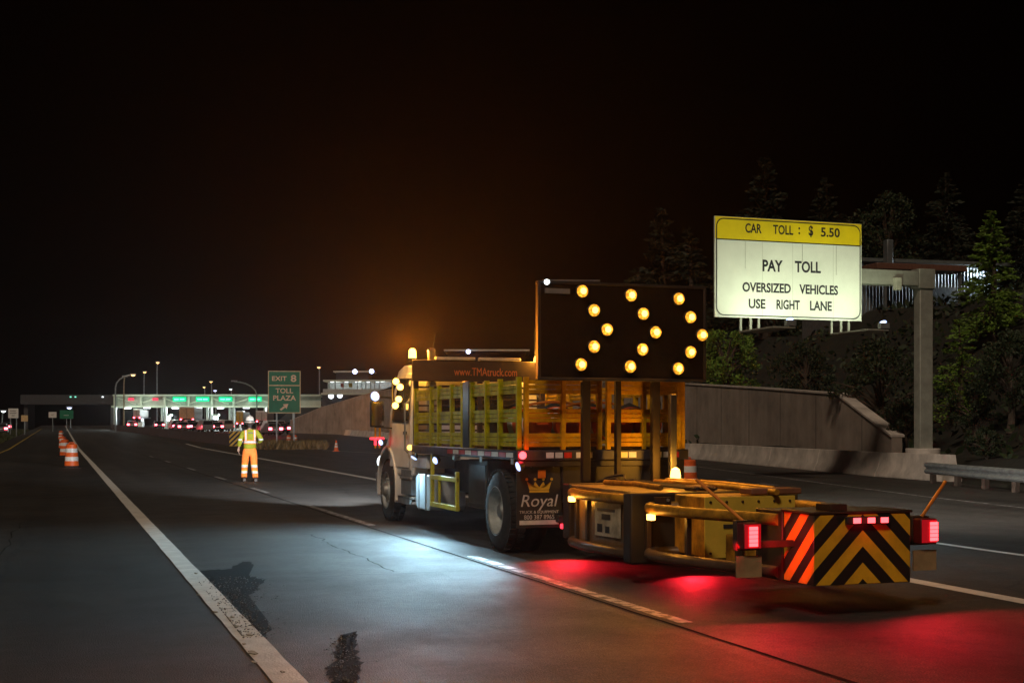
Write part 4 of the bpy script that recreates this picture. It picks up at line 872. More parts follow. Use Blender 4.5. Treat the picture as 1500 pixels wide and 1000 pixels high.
for i, (a, b) in enumerate(mseg):
    L = (b - a).length; ang = math.atan2(b.y - a.y, b.x - a.x) - math.pi / 2
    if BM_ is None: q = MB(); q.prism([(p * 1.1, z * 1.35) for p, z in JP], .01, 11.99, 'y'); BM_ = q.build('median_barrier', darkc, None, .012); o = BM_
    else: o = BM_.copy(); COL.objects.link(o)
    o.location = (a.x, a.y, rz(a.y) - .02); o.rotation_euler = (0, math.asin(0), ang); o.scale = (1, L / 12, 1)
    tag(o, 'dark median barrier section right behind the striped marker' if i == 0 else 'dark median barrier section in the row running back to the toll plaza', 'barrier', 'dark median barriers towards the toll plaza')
# guardrail
GR = thing('guardrail', (24.0, 33, 0), 'galvanised beam guardrail on posts at the right edge of the road', 'guardrail')
gpts = [(24.15, 33.2), (22.3, 26.8), (18.4, 13)]
for (a, b) in ((Vector(gpts[0]), Vector(gpts[1])), (Vector(gpts[1]), Vector(gpts[2]))):
    dv = (b - a).normalized(); nv = Vector((-dv.y, dv.x)) * -1; prof = [(0, .27), (.06, .32), (.06, .36), (0, .415), (0, .445), (.06, .50), (.06, .55), (0, .60)]
    vs = []
    for p in (a, b):
        for t in (0, .006):
            vs += [(p.x + nv.x * (o_ + t), p.y + nv.y * (o_ + t), z) for o_, z in prof]
    n_ = 8; q = MB(); q.add(vs, [(i, i + 1, 2 * n_ + i + 1, 2 * n_ + i) for i in range(n_ - 1)] + [(n_ + i, n_ + i + 1, 3 * n_ + i + 1, 3 * n_ + i) for i in range(n_ - 1)]); q.build('rail_beam', steel, GR)
    k = 0
    while k < (b - a).length:
        p = a + dv * (k + .3); q = MB(); q.box(p.x - nv.x * .12 - .07, p.x - nv.x * .12 + .07, p.y - .07, p.y + .07, -.05, .58); q.build('post', mat('weathered_timber', (.11, .08, .06), .9, var=.4), GR, .008); k += 1.9
# retaining wall behind the barrier
def onwall(px, D): return Vector(at(px, D))
WP = [(1306, 46, 640), (1225, 52.5, 578), (1120, 62, 570), (1005, 76, 563), (800, 110, 558), (600, 165, 566), (545, 188, 575), (470, 205, 597), (425, 215, 616)]
CW = thing('retaining_wall', (*at(1120, 62), 0), 'stained concrete retaining wall with a sloping end behind the barriers', 'wall')
q = MB(); n_ = len(WP); th_ = .5
fb = [onwall(px, D) for px, D, _ in WP]; zt = [max(1.0, zat(py, D)) for px, D, py in WP]
vs = [(p.x, p.y, -.1) for p in fb] + [(p.x, p.y, z) for p, z in zip(fb, zt)] + [(p.x + th_, p.y + .1, z) for p, z in zip(fb, zt)] + [(p.x + th_, p.y + .1, -.1) for p in fb]
q.add(vs, [(i, i + 1, n_ + i + 1, n_ + i) for i in range(n_ - 1)] + [(n_ + i, n_ + i + 1, 2 * n_ + i + 1, 2 * n_ + i) for i in range(n_ - 1)] + [(2 * n_ + i, 2 * n_ + i + 1, 3 * n_ + i + 1, 3 * n_ + i) for i in range(n_ - 1)] + [(0, n_, 2 * n_, 3 * n_), (n_ - 1, 2 * n_ - 1, 3 * n_ - 1, 4 * n_ - 1)])
def stained():
    m = mat('stained_concrete', (.36, .30, .25), .9, var=.3, scale=.5, bump=.3, bscale=8); n = m.node_tree.nodes; l = m.node_tree.links; b = n['Principled BSDF']; src = b.inputs['Base Color'].links[0].from_socket
    tc = n.new('ShaderNodeTexCoord'); mp = n.new('ShaderNodeMapping'); mp.inputs['Scale'].default_value = (1.2, 1.2, .07); nz = n.new('ShaderNodeTexNoise'); nz.inputs['Scale'].default_value = 1.4; nz.inputs['Detail'].default_value = 6
    l.new(tc.outputs['Object'], mp.inputs[0]); l.new(mp.outputs[0], nz.inputs[0]); cr = n.new('ShaderNodeValToRGB'); cr.color_ramp.elements[0].position = .38; cr.color_ramp.elements[1].position = .6; cr.color_ramp.elements[0].color = (.90, .88, .87, 1); cr.color_ramp.elements[1].color = (1, 1, 1, 1)
    l.new(nz.outputs['Fac'], cr.inputs[0]); mx = n.new('ShaderNodeMix'); mx.data_type = 'RGBA'; mx.blend_type = 'MULTIPLY'; mx.inputs[0].default_value = 1; l.new(src, mx.inputs[6]); l.new(cr.outputs[0], mx.inputs[7]); l.new(mx.outputs[2], b.inputs['Base Color']); return m
WF = q.build('wall_face', stained(), CW)
q = MB()
for i in range(n_ - 1):
    a, b = fb[i], fb[i + 1]; L = (b - a).length; k = max(1, int(L / 4.2))
    for j in range(k):
        t = (j + .5) / k; p = a + (b - a) * t; z = zt[i] + (zt[i + 1] - zt[i]) * t; d_ = (b - a).normalized() * .03
        q.add([(p.x - d_.x - .012, p.y - d_.y - .004, 0), (p.x + d_.x - .012, p.y + d_.y - .004, 0), (p.x + d_.x - .012, p.y + d_.y - .004, z - .02), (p.x - d_.x - .012, p.y - d_.y - .004, z - .02)], [(0, 1, 2, 3)])
q.build('form_joint', mat('joint_shadow', (.07, .06, .05), .9), WF, smooth=0, fix=False)
q = MB(); q.add([(p.x - .05, p.y - .02, z + dz_) for dz_ in (.003, .08) for p, z in zip(fb, zt)] + [(p.x + th_ + .1, p.y + .1, z + dz_) for dz_ in (.003, .08) for p, z in zip(fb, zt)],
    [(i, i + 1, n_ + i + 1, n_ + i) for i in range(n_ - 1)] + [(n_ + i, n_ + i + 1, 3 * n_ + i + 1, 3 * n_ + i) for i in range(n_ - 1)] + [(2 * n_ + i, 2 * n_ + i + 1, 3 * n_ + i + 1, 3 * n_ + i) for i in range(n_ - 1)] + [(i, i + 1, 2 * n_ + i + 1, 2 * n_ + i) for i in range(n_ - 1)] + [(0, n_, 3 * n_, 2 * n_)]); q.build('coping', concrete, CW)

# ------------------------------------------------------------------ vegetation
rng = np.random.default_rng(5)
def leaves(centres, radii, per, size, flat=1.):
    P = []
    for c, r in zip(centres, radii):
        d = rng.normal(size=(per, 3)); d /= np.linalg.norm(d, axis=1)[:, None]; d *= (rng.random((per, 1)) ** .45) * r; d[:, 2] *= flat; P.append(np.asarray(c) + d)
    return np.concatenate(P)
def leafmesh(name, P, size, m, parent, o, dirs=None, ratio=.5):
    n = len(P); a = rng.normal(size=(n, 3)) if dirs is None else dirs + rng.normal(size=(n, 3)) * .35
    a /= np.linalg.norm(a, axis=1)[:, None]; b = np.cross(a, rng.normal(size=(n, 3))); b /= np.linalg.norm(b, axis=1)[:, None]
    s_ = size * (.6 + .8 * rng.random((n, 1))); P = P - np.asarray(o)
    V = np.stack([P - a * s_, P + b * s_ * ratio, P + a * s_, P - b * s_ * ratio], 1).reshape(-1, 3)
    me = bpy.data.meshes.new(name); me.from_pydata(V.tolist(), [], [(4 * i, 4 * i + 1, 4 * i + 2, 4 * i + 3) for i in range(n)]); me.materials.append(m)
    ob = bpy.data.objects.new(name, me); COL.objects.link(ob); ob.parent = parent; return ob
def tree(px, D, top, kind, label, wide=1., group='dark trees on the hillside', m=None, n=1, nm=None, base=None):
    x, y = at(px, D); z0 = (hz(x, y) if bard(x, y) > 0 else rz(y)) - .15 if base is None else base; h = max(1.2, zat(top, D) - z0)
    t = thing(nm or ('conifer_tree' if kind == 'c' else 'leafy_tree'), (x, y, z0), label, 'tree', group); o = (x, y, z0)
    tr = MB(); r0 = .03 * h + .04
    if kind == 'c':
        tr.tube([(x, y, z0), (x + .02 * h, y, z0 + h * .5), (x, y, z0 + h * .97)], [r0, r0 * .6, .02], 8)
        P, Dr = [], []
        nb = int(110 * n)
        for k in range(nb):
            f_ = (k + rng.random()) / nb; zb = z0 + h * (.10 + .88 * f_); L = wide * h * .26 * (1 - f_) ** .8 * (.65 + .6 * rng.random()) + .12; a = rng.random() * 6.283
            up = .35 * f_ - .08
            if k % 3 == 0: tr.tube([(x, y, zb), (x + math.cos(a) * L * .8, y + math.sin(a) * L * .8, zb + L * up)], [.035, .008], 5)
            q = max(20, int(95 * L / (wide * h * .26) * n ** .3)); s_ = rng.random(q) ** .7; sp = rng.normal(size=(q, 3)) * .10 * L * (1.1 - s_)[:, None]
            pts = np.stack([x + np.cos(a) * L * s_, y + np.sin(a) * L * s_, zb + L * s_ * up - .12 * L * s_ ** 2], 1) + sp; P.append(pts)
            Dr.append(np.tile([math.cos(a), math.sin(a), up - .1], (q, 1)))
        P = np.concatenate(P); tr.build('trunk', bark, t); leafmesh('crown', P, .015 * h, m or needle, t, o, np.concatenate(Dr), .35)
    else:
        tr.tube([(x, y, z0), (x + .03 * h, y, z0 + h * .3), (x - .02 * h, y, z0 + h * .7)], [r0, r0 * .7, r0 * .25], 9)
        C, Rr = [], []
        for k in range(int(44 * n)):
            a = rng.random() * 6.283; f_ = rng.random(); rr = wide * h * .27 * math.sin(math.pi * (.15 + .8 * f_)) * (.4 + .7 * rng.random())
            c = (x + math.cos(a) * rr, y + math.sin(a) * rr, z0 + h * (.30 + .64 * f_)); C.append(c); Rr.append(h * (.06 + .07 * rng.random()))
            if k % 2 == 0: tr.tube([(x, y, z0 + h * (.2 + .4 * f_)), ((x + c[0]) / 2, (y + c[1]) / 2, c[2] - .06 * h), c], [r0 * .4, r0 * .25, .012], 6)
        tr.build('trunk', bark, t); P = leaves(C, Rr, 110, .1, .75); leafmesh('crown', P, .011 * h + .02, m or leafm, t, o)
    return t
bright = mat('lamp_lit_foliage', (.14, .27, .02), .7, var=.4, scale=.9, col2=(.07, .11, .015))  # brighter foliage copy, lamp light put into the colour
tree(1452, 58, 305, 'c', 'lamp-lit yellow green conifer rising beside the shed lamp', 1.05, m=bright, n=1.3)
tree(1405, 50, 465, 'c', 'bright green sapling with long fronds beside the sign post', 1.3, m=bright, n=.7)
tree(1480, 44, 480, 'd', 'dense leafy tree rising over the far end of the guardrail', 1.3, n=1.2)
tree(1428, 45, 560, 'd', 'low leafy shrub tree halfway up behind the guardrail', 1.5)
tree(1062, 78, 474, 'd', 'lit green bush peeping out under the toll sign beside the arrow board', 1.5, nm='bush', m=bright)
tree(1010, 88, 330, 'c', 'dark fir between the arrow board and the toll sign', 1.2, n=1.2)
tree(968, 95, 300, 'c', 'tall dark fir behind the top corner of the arrow board', 1.2, n=1.2)
tree(1120, 92, 225, 'c', 'very tall dark fir rising behind the toll sign', 1.1, n=1.3)
tree(1210, 96, 255, 'c', 'tall dark fir above the toll sign end nearest the post', 1.1, n=1.2)
tree(1300, 100, 280, 'd', 'dark broad tree behind the shed roof', 1.3, n=1.3)
tree(1385, 98, 250, 'c', 'tall dark fir behind the lit end of the shed', 1.2, n=1.2)
tree(1500, 80, 260, 'c', 'tall dark fir beyond the yellow green conifer and shed lamp', 1.3, n=1.2)
tree(1290, 52, 490, 'd', 'dark tangled shrub left of the sign post', 1.6)
tree(1180, 68, 500, 'd', 'dark shrub on the slope below the middle of the toll sign', 1.7)
tree(1325, 47, 590, 'd', 'low dark bush at the foot of the sign post', 1.6, nm='bush')
tree(1445, 40.5, 635, 'd', 'small bush close behind the guardrail beam', 1.6, nm='bush')
sp = []; nn_ = 0
for _ in range(16000):
    y = random.uniform(30, 110); d = random.uniform(2, 34); x = float(np.interp(y, [p[1] for p in BAR], [p[0] for p in BAR])) + d
    if math.sin(x * .8 + 1.3 * math.sin(y * .5)) + math.sin(y * .9) > -.6: sp.append((x, y, hz(x, y) + random.uniform(-.05, .5) * random.random()))
o = leafmesh('undergrowth', np.array(sp), .20, leafm, None, (0, 0, 0)); o['kind'] = 'stuff'
# dry grass in the gore, verge grass on the left
dry = mat('dry_grass', (.30, .21, .10), .9, var=.5, scale=1.2); verge = mat('verge_grass', (.07, .085, .03), .9, var=.5, scale=1.)
def grass(name, spots, m, h):
    P = np.array(spots); n = len(P); a = rng.normal(size=(n, 3)) * .35; a[:, 2] = 1; hh = h * (.5 + .7 * rng.random((n, 1))); b = rng.normal(size=(n, 3)) * .05; b[:, 2] = 0
    V = np.stack([P - b, P + b, P + a * hh], 1).reshape(-1, 3); me = bpy.data.meshes.new(name); me.from_pydata(V.tolist(), [], [(3 * i, 3 * i + 1, 3 * i + 2) for i in range(n)]); me.materials.append(m)
    o = bpy.data.objects.new(name, me); COL.objects.link(o); o['kind'] = 'stuff'
sp = []
for _ in range(5200):
    px = random.uniform(372, 478); D = random.uniform(100, 116); x, y = at(px, D)
    if random.random() < .5 + .5 * math.sin(px * .21) * math.sin(D * 1.7): sp.append((x, y, rz(y)))
grass('dry_grass', sp, dry, .62)
sp = []
for _ in range(9000):
    y = random.uniform(14, 230) if random.random() < .5 else random.uniform(60, 260); sp.append((-5.3 - abs(random.gauss(0, 2.2)), y, rz(y) - .05))
grass('verge_grass', sp, verge, .4)

# ------------------------------------------------------------------ shed on the hill
sxx, syy = at(1350, 80); SZ = 7.4
SH = thing('hillside_shed', (sxx, syy, SZ), 'corrugated metal shed with a low roof and outside lamp on the hill', 'building')
corr = mat('corrugated_metal', (.14, .155, .16), .5, .3, var=.2, scale=2)
ua2 = R(-4); su = Vector((math.cos(ua2), math.sin(ua2), 0)); sn_ = Vector((-su.y, su.x, 0)); SO = Vector((sxx, syy, 0))
def sbox(u0, u1, t0, t1, z0, z1, name, m, par, bev=0):
    q = MB(); q.add([SO + su * a + sn_ * t + Vector((0, 0, z)) for z in (z0, z1) for t in (t0, t1) for a in (u0, u1)], [(0, 2, 3, 1), (4, 5, 7, 6), (0, 1, 5, 4), (2, 6, 7, 3), (0, 4, 6, 2), (1, 3, 7, 5)]); return q.build(name, m, par, bev)
def corrwall(u0, u1, z0, z1, name):
    q = MB(); k = int((u1 - u0) / .11); vs = []
    for i in range(k + 1):
        t = -.05 * (i % 2); vs += [SO + su * (u0 + (u1 - u0) * i / k) + sn_ * t + Vector((0, 0, z)) for z in (z0, z1)]
    q.add(vs, [(2 * i, 2 * i + 2, 2 * i + 3, 2 * i + 1) for i in range(k)]); q.v = [tuple(v) for v in q.v]; return q.build(name, corr, SH, smooth=0)
sbox(-4.3, 5.4, .04, 7, 6.4, 11.4, 'shed_body', mat('shed_dark', (.1, .1, .1), .8), SH)
corrwall(-4.3, 5.4, 6.8, 11.35, 'front_cladding')
q = MB(); q.add([SO + su * a + sn_ * t + Vector((0, 0, z)) for a, t, z in ((-4.7, -1.0, 11.38), (5.9, -1.0, 11.38), (5.9, 7.6, 12.1), (-4.7, 7.6, 12.1), (-4.7, -1.0, 11.58), (5.9, -1.0, 11.58), (5.9, 7.6, 12.3), (-4.7, 7.6, 12.3))], [(0, 1, 2, 3), (4, 5, 6, 7), (0, 1, 5, 4), (1, 2, 6, 5), (2, 3, 7, 6), (3, 0, 4, 7)]); q.build('roof', mat('shed_roof', (.12, .14, .14), .6), SH)
sbox(-4.5, 1.4, -2.6, -.9, 10.75, 11.1, 'porch_roof', mat('red_brown_fascia', (.16, .07, .045), .6), SH, .03)
sbox(.5, 2.3, -.09, -.052, 7.6, 10.1, 'shed_door', mat('shed_dark', (.1, .1, .1), .8), SH)
for a in (-3.9, 1.0): sbox(a, a + .16, -2.4, -2.24, 6.6, 10.74, 'porch_post', corr, SH)
sbox(-3.3, -2.9, -1.7, -1.2, 11.1, 12.6, 'vent_pipe', corr, SH, .05)
sl_ = SO + su * 4.75 + sn_ * -.45; q = MB(); q.box(sl_.x - .2, sl_.x + .2, sl_.y - .12, sl_.y + .3, 11.16, 11.36); LMP = q.build('outside_lamp', steel, SH)
q = MB(); q.lathe([(.12, 0), (.11, .08), (.02, .1)], (sl_.x, sl_.y - .02, 11.12), 14, (0, -.6, -1)); q.build('lamp_lens', g_white, LMP)
lamp('shed_light', (sl_.x, sl_.y - .35, 11.0), 2000, (.78, .92, 1), (sl_.x - 2.2, sl_.y + .5, 9.2), 130, .7, .1, LMP)

# ------------------------------------------------------------------ toll plaza far down the road
TD = 262
def tp(px, D=TD): x, y = at(px, D); return x, y
tu = Vector((CS, -SN, 0)); tn = Vector((SN, CS, 0))
def camfree_box(px0, px1, py0, py1, D, dep, name, m, par, bev=0):
    a = Vector((*at(px0, D), 0)); b = Vector((*at(px1, D), 0)); z0, z1 = zat(py1, D), zat(py0, D)
    q = MB(); q.add([p + tn * t + Vector((0, 0, z)) for z in (z0, z1) for t in (0, dep) for p in (a, b)], [(0, 2, 3, 1), (4, 5, 7, 6), (0, 1, 5, 4), (2, 6, 7, 3), (0, 4, 6, 2), (1, 3, 7, 5)]); return q.build(name, m, par, bev)
TZ = rz(tp(280)[1])
TP = thing('toll_canopy', (*tp(280), TZ), 'long pale toll plaza canopy carrying green and red lane signals', 'toll plaza')
pale = mat('pale_canopy', (.55, .60, .50), .6, var=.2, scale=.3)
camfree_box(165, 470, 577.5, 580, TD, 9, 'roof_slab', pale, TP); camfree_box(166, 470, 580.2, 594, TD + .8, .4, 'fascia', mat('canopy_fascia', (.42, .45, .38), .7, var=.3, scale=.3), TP)
camfree_box(163, 470, 593.9, 596.6, TD, 1.2, 'lower_beam', pale, TP)
for px in (168, 206, 241, 276, 310, 342, 376, 410): camfree_box(px - 1.4, px + 1.4, 580.4, 594, TD + .1, .5, 'truss_post', pale, TP)
for i, px in enumerate((172, 202, 238, 275, 308, 340, 374)):
    q = MB(); a = Vector((*at(px, TD + .4), zat(592, TD))); b = Vector((*at(px + 27, TD + .4), zat(582, TD)))
    q.tube([a, b] if i % 2 else [Vector((a.x, a.y, b.z)), Vector((b.x, b.y, a.z))], .12, 6); q.build('brace', pale, TP)
for px in (168, 237, 242, 303.5, 309, 336.5, 342, 388, 430): camfree_box(px - 1.5, px + 1.5, 596.5, 640, TD + 1.5, .7, 'column', mat('lit_column', (.55, .58, .56), .5), TP)
for i, px in enumerate((191.5, 227, 262.5, 296.5, 330, 373.5)):
    gsg = i > 1; camfree_box(px - (9.5 if gsg else 4), px + (9.5 if gsg else 4), 581 if gsg else 582.5, 587.8 if gsg else 586.5, TD - .5, .5, 'lane_signal', g_green if gsg else g_rsig, TP)
    if gsg: camfree_box(px - 7.5, px - .8, 583.6, 585.4, TD - .56, .04, 'led_row', g_greenc, TP); camfree_box(px + .8, px + 7.5, 583.6, 585.4, TD - .56, .04, 'led_row', g_greenc, TP)
for i, px in enumerate((186, 214, 256, 290, 322, 360, 398)):
    x, y = at(px, TD + 3); camfree_box(px - 4, px + 4, 596.8, 598, TD + 2, 1.2, 'ceiling_lamp', g_wsoft, TP)
    if i % 2 == 0: lamp('canopy_light', (x, y, zat(600, TD)), 2600, (.85, .97, 1), r=.5, parent=TP)
    lamp('fascia_fill', (*at(px, TD - 3), zat(594, TD)), 330, (.8, 1, .85), r=.5, parent=TP)  # unseen lamps added out front to brighten the fascia
for k, (px, w_, lb) in enumerate(((205, 6, 'toll booth under the leftmost lane of the plaza'), (246, 4.5, 'toll booth beside the left pair of columns'), (315, 6, 'toll booth in the middle of the queueing traffic'), (349, 6, 'toll booth just left of the striped marker'))):
    x, y = tp(px); B = thing('toll_booth', (x, y, TZ), lb, 'toll booth', 'toll booths under the canopy')
    camfree_box(px - w_ / 2, px + w_ / 2, 616, 632, TD + 2, 1.6, 'booth_wall', white, B); camfree_box(px - w_ / 2 + .6, px + w_ / 2 - .6, 609, 616, TD + 2.1, 1.4, 'booth_window', g_wsoft, B); camfree_box(px - w_ / 2 - .8, px + w_ / 2 + .8, 606.5, 608.9, TD + 1.8, 2, 'booth_roof', pale, B)
# queueing cars: one car built with its parts, then copied
def car_proto(name, paint, label, cat, van=False):
    c = thing(name, (0, 0, 0), label, cat, 'cars queueing at the toll plaza'); b = MB()
    prof = [(-2.2, .35), (-2.25, .9), (-2.1, 1.02), (-1.75, 1.05), (-1.25, 1.5), (.35, 1.52), (1.1, 1.05), (2.1, .9), (2.25, .6), (2.2, .32)] if not van else [(-2.3, .35), (-2.35, 1.0), (-2.25, 1.8), (.9, 1.85), (1.5, 1.25), (2.3, 1.05), (2.4, .6), (2.3, .35)]
    n_ = len(prof); vs = []
    for s_ in (-1, 1):
        vs += [(s_ * (.88 - .2 * max(0, z - 1.0)), y, z) for y, z in prof]
    b.add(vs, [tuple(range(n_)), tuple(range(n_, 2 * n_))[::-1]] + [(i, n_ + i, n_ + (i + 1) % n_, (i + 1) % n_) for i in range(n_)]); b.build('body', paint, c, .05)
    q = MB(); zz = ((1.1, 1.45) if not van else (1.15, 1.7)); yy = ((-1.73, -1.32) if not van else (-2.37, -2.30)); q.add([(-.72, yy[0], zz[0]), (.72, yy[0], zz[0]), (.62, yy[1], zz[1]), (-.62, yy[1], zz[1])], [(0, 1, 2, 3)]); q.build('rear_window', glass, c)
    for s_ in (-1, 1):
        q = MB(); q.box(s_ * .68 - .2, s_ * .68 + .2, -2.31, -2.2, .68, .96); q.build('tail_light', g_tail, c, .02)
        for y in (-1.4, 1.4): q = MB(); q.lathe([(.18, 0), (.32, .02), (.33, .18), (.2, .2)], (s_ * .72 - .1, y, .33), 18, (1, 0, 0)); q.build('wheel', rubber, c)
    q = MB(); q.box(-.26, .26, -2.30, -2.24, .66, .78); q.build('number_plate', white_r, c)
    return c
g_tail = glow('tail_light_red', (1, .07, .10), 24)
paints = [mat('grey_car_paint', (.2, .21, .22), .3, .3), mat('white_car_paint', (.6, .6, .6), .3), mat('dark_car_paint', (.03, .035, .05), .25), mat('silver_car_paint', (.4, .41, .43), .3, .5)]
protos = [car_proto('parked_car', p, '', 'car', i % 2 == 1) for i, p in enumerate(paints)]
for p in protos: p.name = 'queueing_car'
spots = [(256, 235, 1), (266, 205, 0), (274, 232, 3), (283, 212, 2), (293, 240, 1), (300, 202, 3), (309, 226, 0), (317, 208, 2), (325, 236, 1), (331, 214, 3), (390, 196, 2), (398, 168, 0), (404, 190, 3), (232, 250, 2), (193, 256, 0), (388, 232, 1)]
lbl = ['leftmost white van of the queue behind the median', 'grey car second in the queue from its left end', 'silver car waiting further back at the left of the queue', 'dark car in the left half of the queue', 'white van deep in the middle of the queue', 'silver car nearest in the middle of the queue', 'grey car in the middle of the queue near the booth', 'dark car right of the middle of the queue', 'white van far back at the right of the queue', 'silver car at the right end of the queue', 'dark car just right of the worker', 'grey car nearest beside the exit sign posts', 'silver car under the left edge of the exit sign', 'dark car alone left of the main queue', 'grey car far away under the leftmost canopy lane', 'white van beyond the worker under the canopy']
extra = [(259, 218, 2), (278, 222, 3), (289, 220, 0), (304, 214, 2), (313, 238, 3), (322, 222, 0), (395, 182, 1), (409, 178, 2)]
elbl = ['dark car squeezed between the white van and grey car at the queue start', 'silver car beside the tan box truck', 'grey car third row behind the dark ones', 'dark car in the centre of the queue below the green signals', 'silver car far back near the middle booth', 'grey car close to the right end of the queue', 'white van nearest to the worker on the right', 'dark car under the exit sign between its posts']
spots += extra; lbl += elbl
used = set()
for (px, D, k), lb in zip(spots, lbl):
    x, y = at(px, D); z = rz(y) + .25
    if k not in used: used.add(k); o = protos[k]; o.location = (x, y, z); o.rotation_euler.z = R(4); o['label'] = lb
    else: dup(protos[k], (x, y, z), R(random.uniform(-2, 8)), lb)
# box trucks in the queue
def box_truck(px, D, wpx, py0, py1, m, label, lit=None):
    x, y = at(px, D); t = thing('box_truck', (x, y, rz(y)), label, 'truck', 'box trucks queueing at the toll plaza'); wd = wpx
    camfree_box(px - wd / 2, px + wd / 2, py0, py1, D, 6, 'cargo_box', m, t, .06)
    camfree_box(px - wd / 2 + .5, px + wd / 2 - .5, py1 + .2, py1 + 2, D + .2, 8, 'chassis', black, t)
    camfree_box(px - .15, px + .15, py0 + .8, py1 - .8, D - .06, .05, 'door_seam', ink, t); camfree_box(px - wd / 2 + .3, px + wd / 2 - .3, py0 - 1.4, py0 - .2, D + 6.3, 2, 'cab', white, t)
    for s_ in (-1, 1):
        camfree_box(px + s_ * wd * .4 - .9, px + s_ * wd * .4 + .9, py1 + .4, py1 + 1.7, D - .1, .25, 'tail_light', g_tail, t); camfree_box(px + s_ * wd * .36 - 1.3, px + s_ * wd * .36 + 1.3, py1 + 2.1, py1 + 8, D + .6, 1, 'wheel', rubber, t)
box_truck(273.5, 225, 22, 597, 613, mat('tan_box', (.55, .36, .22), .5), 'tan box truck in the left part of the queue')
box_truck(383, 215, 17, 603, 616, mat('grey_box_body', (.45, .42, .40), .5), 'grey box truck right of the worker under the canopy')
box_truck(351, 240, 10, 603, 619, mat('yellow_box', (.55, .36, .05), .5), 'yellow box truck just left of the worker')
box_truck(200, 255, 10, 600, 610.5, mat('grey_box_body', (.45, .42, .40), .5), 'grey box truck at the leftmost canopy lane')
# street lamps far away
def street_lamp(px, D, py, arm, label, em=g_sod, pole=steel, base=None, r=.35):
    x, y = at(px, D); z = zat(py, D); ax, ay = at(px + arm, D); q = MB(); t = thing('street_lamp', (ax, ay, rz(ay)), label, 'street lamp', 'street lamps round the toll plaza')
    pts = [(ax, ay, rz(ay) - .1), (ax, ay, z - 2.2)] + [(ax + (x - ax) * (1 - math.cos(R(a))), ay + (y - ay) * (1 - math.cos(R(a))), z - 2.2 + 2.2 * math.sin(R(a))) for a in (20, 40, 60, 75, 90)]
    q.tube(pts, [.16] + [.12] * (len(pts) - 2) + [.09], 7); q.build('pole', pole, t)
    q = MB(); q.box(x - r * 1.4, x + r * 1.4, y - r * .7, y + r * .7, z + .02, z + r * .7); q.build('lamp_head', steel, t)
    if em: q = MB(); q.lathe([(r * .3, -r * .6), (r, -r * .2), (r, .01)], (x, y, z), 12); q.build('lamp_lens', em, t)
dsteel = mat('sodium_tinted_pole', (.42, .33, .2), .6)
street_lamp(195, 235, 549, -26, 'left street lamp with a long curved arm before the canopy')
street_lamp(183, 240, 552, -1.5, 'unlit straight lamp pole just right of the curved left one', None, dsteel)
street_lamp(231, 300, 531, -1, 'tallest orange street lamp left of the canopy centre', g_sod)
street_lamp(212, 320, 545, -1, 'small orange street lamp between the curved pole and the tallest one', g_sod)
street_lamp(309, 330, 559, 1, 'orange street lamp above the middle of the canopy', g_sod)
street_lamp(299, 330, 567, 1, 'low orange street lamp just over the canopy roof', g_sod, r=.3)
street_lamp(315, 340, 572, 1, 'bluish street lamp over the canopy roof', g_blue, r=.35)
street_lamp(338, 340, 570, 1, 'bluish white street lamp between canopy centre and exit sign', g_wsoft, r=.35)
street_lamp(343, 225, 559, 33, 'unlit green grey curved lamp arm left of the exit sign', None, mat('green_grey_pole', (.2, .3, .26), .5))
street_lamp(467, 300, 538, 1, 'orange street lamp between the exit sign and the lit terrace', g_sod)
street_lamp(101.5, 310, 597, 2, 'violet blue lamp shining above the far green sign', g_blue, r=.5)
street_lamp(5, 240, 602, -2, 'white lamp at the far left edge of the picture', g_wsoft, r=.4)
lamp('street_light_on_wall', (*at(487, 180), 8.2), 2600, (1, .42, .12), (*at(489, 193), 2.5), 75, .9, .2)
# overpass on the left
ov = thing('overpass', (*at(110, 345), 2), 'dark highway overpass crossing behind the left drums', 'bridge')
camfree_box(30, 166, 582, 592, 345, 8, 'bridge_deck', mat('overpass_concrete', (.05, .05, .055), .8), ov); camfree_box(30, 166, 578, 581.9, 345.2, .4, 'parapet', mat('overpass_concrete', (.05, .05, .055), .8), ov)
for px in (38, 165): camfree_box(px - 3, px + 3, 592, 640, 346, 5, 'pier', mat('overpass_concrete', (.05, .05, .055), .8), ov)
for px in (103, 110, 150): camfree_box(px - .8, px + .8, 580.3, 581.8, 344.6, .5, 'parapet_lamp', g_greenc if px < 112 else g_wsoft, ov)
# cars on the far left carriageway
for px, D, lb in ((2, 190, 'car with glowing tail lights at the far left edge'), (9, 230, 'distant car on the left carriageway right of the edge one')):
    x, y = at(px, D); o = dup(protos[0], (x, y, rz(y)), R(0), lb); o['group'] = 'cars on the far left carriageway'
# lit terrace building on the rise, seen between the exit sign and the cab
BD = 250
TB_ = thing('terrace_building', (*at(525, BD), 4), 'white lit two storey terrace building above the ramp wall', 'building')
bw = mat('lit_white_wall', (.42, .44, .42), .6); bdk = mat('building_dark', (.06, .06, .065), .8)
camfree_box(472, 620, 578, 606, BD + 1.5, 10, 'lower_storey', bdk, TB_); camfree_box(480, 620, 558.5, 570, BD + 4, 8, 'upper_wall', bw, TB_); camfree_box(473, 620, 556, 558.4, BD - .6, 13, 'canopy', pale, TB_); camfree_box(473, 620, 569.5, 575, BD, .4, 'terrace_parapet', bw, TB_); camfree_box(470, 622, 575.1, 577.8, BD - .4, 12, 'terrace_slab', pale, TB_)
camfree_box(492, 540, 545, 555.8, BD + 6, 6, 'roof_house', bdk, TB_); camfree_box(488, 545, 543, 544.9, BD + 5, 8, 'roof_cap', pale, TB_)
for px in (482, 491, 503, 515, 524, 530, 536, 543, 549, 556): camfree_box(px - .7, px + .7, 558.5, 569.4, BD + .8, .25, 'column', bw, TB_)
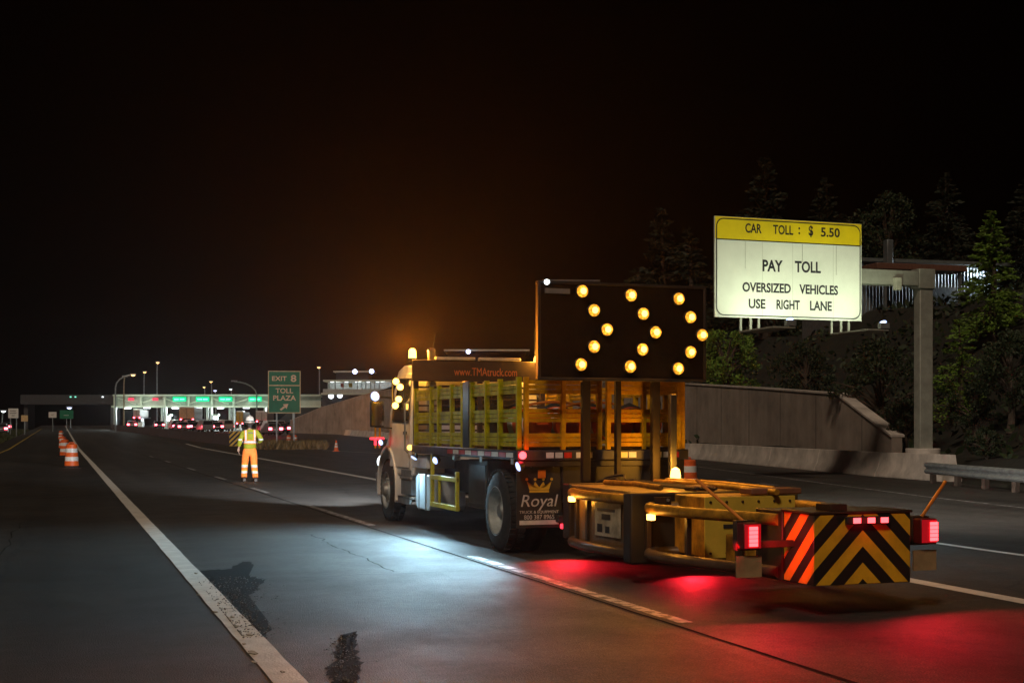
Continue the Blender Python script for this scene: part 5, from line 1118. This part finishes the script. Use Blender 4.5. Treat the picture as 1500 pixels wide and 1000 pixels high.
for px in (486, 507, 522, 539, 553): camfree_box(px - 2, px + 2, 558.6, 559.6, BD + 1.5, 1, 'ceiling_lamp', g_wsoft, TB_)
for px, py in ((520, 544.5), (544.5, 544)): q = MB(); x, y = at(px, BD - 1); q.lathe([(.45, 0), (.45, .2), (.1, .3)], (x, y, zat(py, BD)), 12, (-SN, -CS, 0)); q.build('roof_lamp', g_blue, TB_)
for px, py in ((485, 580), (498, 579)): q = MB(); x, y = at(px, BD); q.lathe([(.5, 0), (.5, .2), (.1, .3)], (x, y, zat(py, BD)), 12, (-SN, -CS, 0)); q.build('wall_lamp', g_wsoft, TB_)
camfree_box(499, 503.5, 561, 567, BD + .4, .1, 'red_notice', mat('red_notice', (.5, .05, .04), .5), TB_); camfree_box(511, 516, 561, 567, BD + .4, .1, 'yellow_notice', mat('yellow_notice', (.6, .45, .03), .5), TB_)
for px in (492, 528, 560): lamp('terrace_light', (*at(px, BD + 1.8), zat(561, BD)), 110, (.9, .97, 1), r=.3, parent=TB_)
# long roof of a further building behind the cab
FB = thing('distant_roof_building', (*at(690, 230), 8), 'long low building whose lit roof edge shows above the truck headboard', 'building')
camfree_box(655, 770, 514, 560, 236, 10, 'building_wall', bdk, FB); camfree_box(650, 776, 511.5, 513.8, 234, 13, 'roof', pale, FB); q = MB(); x, y = at(686, 233); q.lathe([(.4, 0), (.4, .2), (.1, .3)], (x, y, zat(515, 233)), 12, (-SN, -CS, 0)); q.build('roof_lamp', g_blue, FB)
camfree_box(640, 790, 560.2, 640, 237, 9, 'building_base', bdk, FB)
# rising ground under those buildings
q = MB(); a = [Vector((*at(px, D), z)) for px, D, z in ((418, 222, 2.4), (470, 214, 4.4), (560, 200, 7.4), (640, 175, 8.9), (800, 125, 5.2), (800, 330, 9), (640, 300, 9), (560, 290, 7.6), (470, 290, 4.6), (418, 300, 2.4))]
q.add([tuple(p) for p in a], [(0, 1, 8, 9), (1, 2, 7, 8), (2, 3, 6, 7), (3, 4, 5, 6)]); struct(q.build('upper_terrain', hill_m, smooth=0))

# ------------------------------------------------------------------ thin night haze
def haze():
    q = MB(); q.box(-150, 260, -40, 420, -1.2, 34); o = q.build('haze', None, None, smooth=0); o['kind'] = 'stuff'
    m = bpy.data.materials.new('haze_air'); m.use_nodes = True; n = m.node_tree; n.nodes.remove(n.nodes['Principled BSDF'])
    v = n.nodes.new('ShaderNodeVolumePrincipled'); v.inputs['Density'].default_value = .00018; v.inputs['Color'].default_value = (.9, .9, .92, 1); v.inputs['Anisotropy'].default_value = .8
    n.links.new(v.outputs[0], n.nodes['Material Output'].inputs['Volume']); o.data.materials.clear(); o.data.materials.append(m)
HAZE = True
if HAZE: haze()
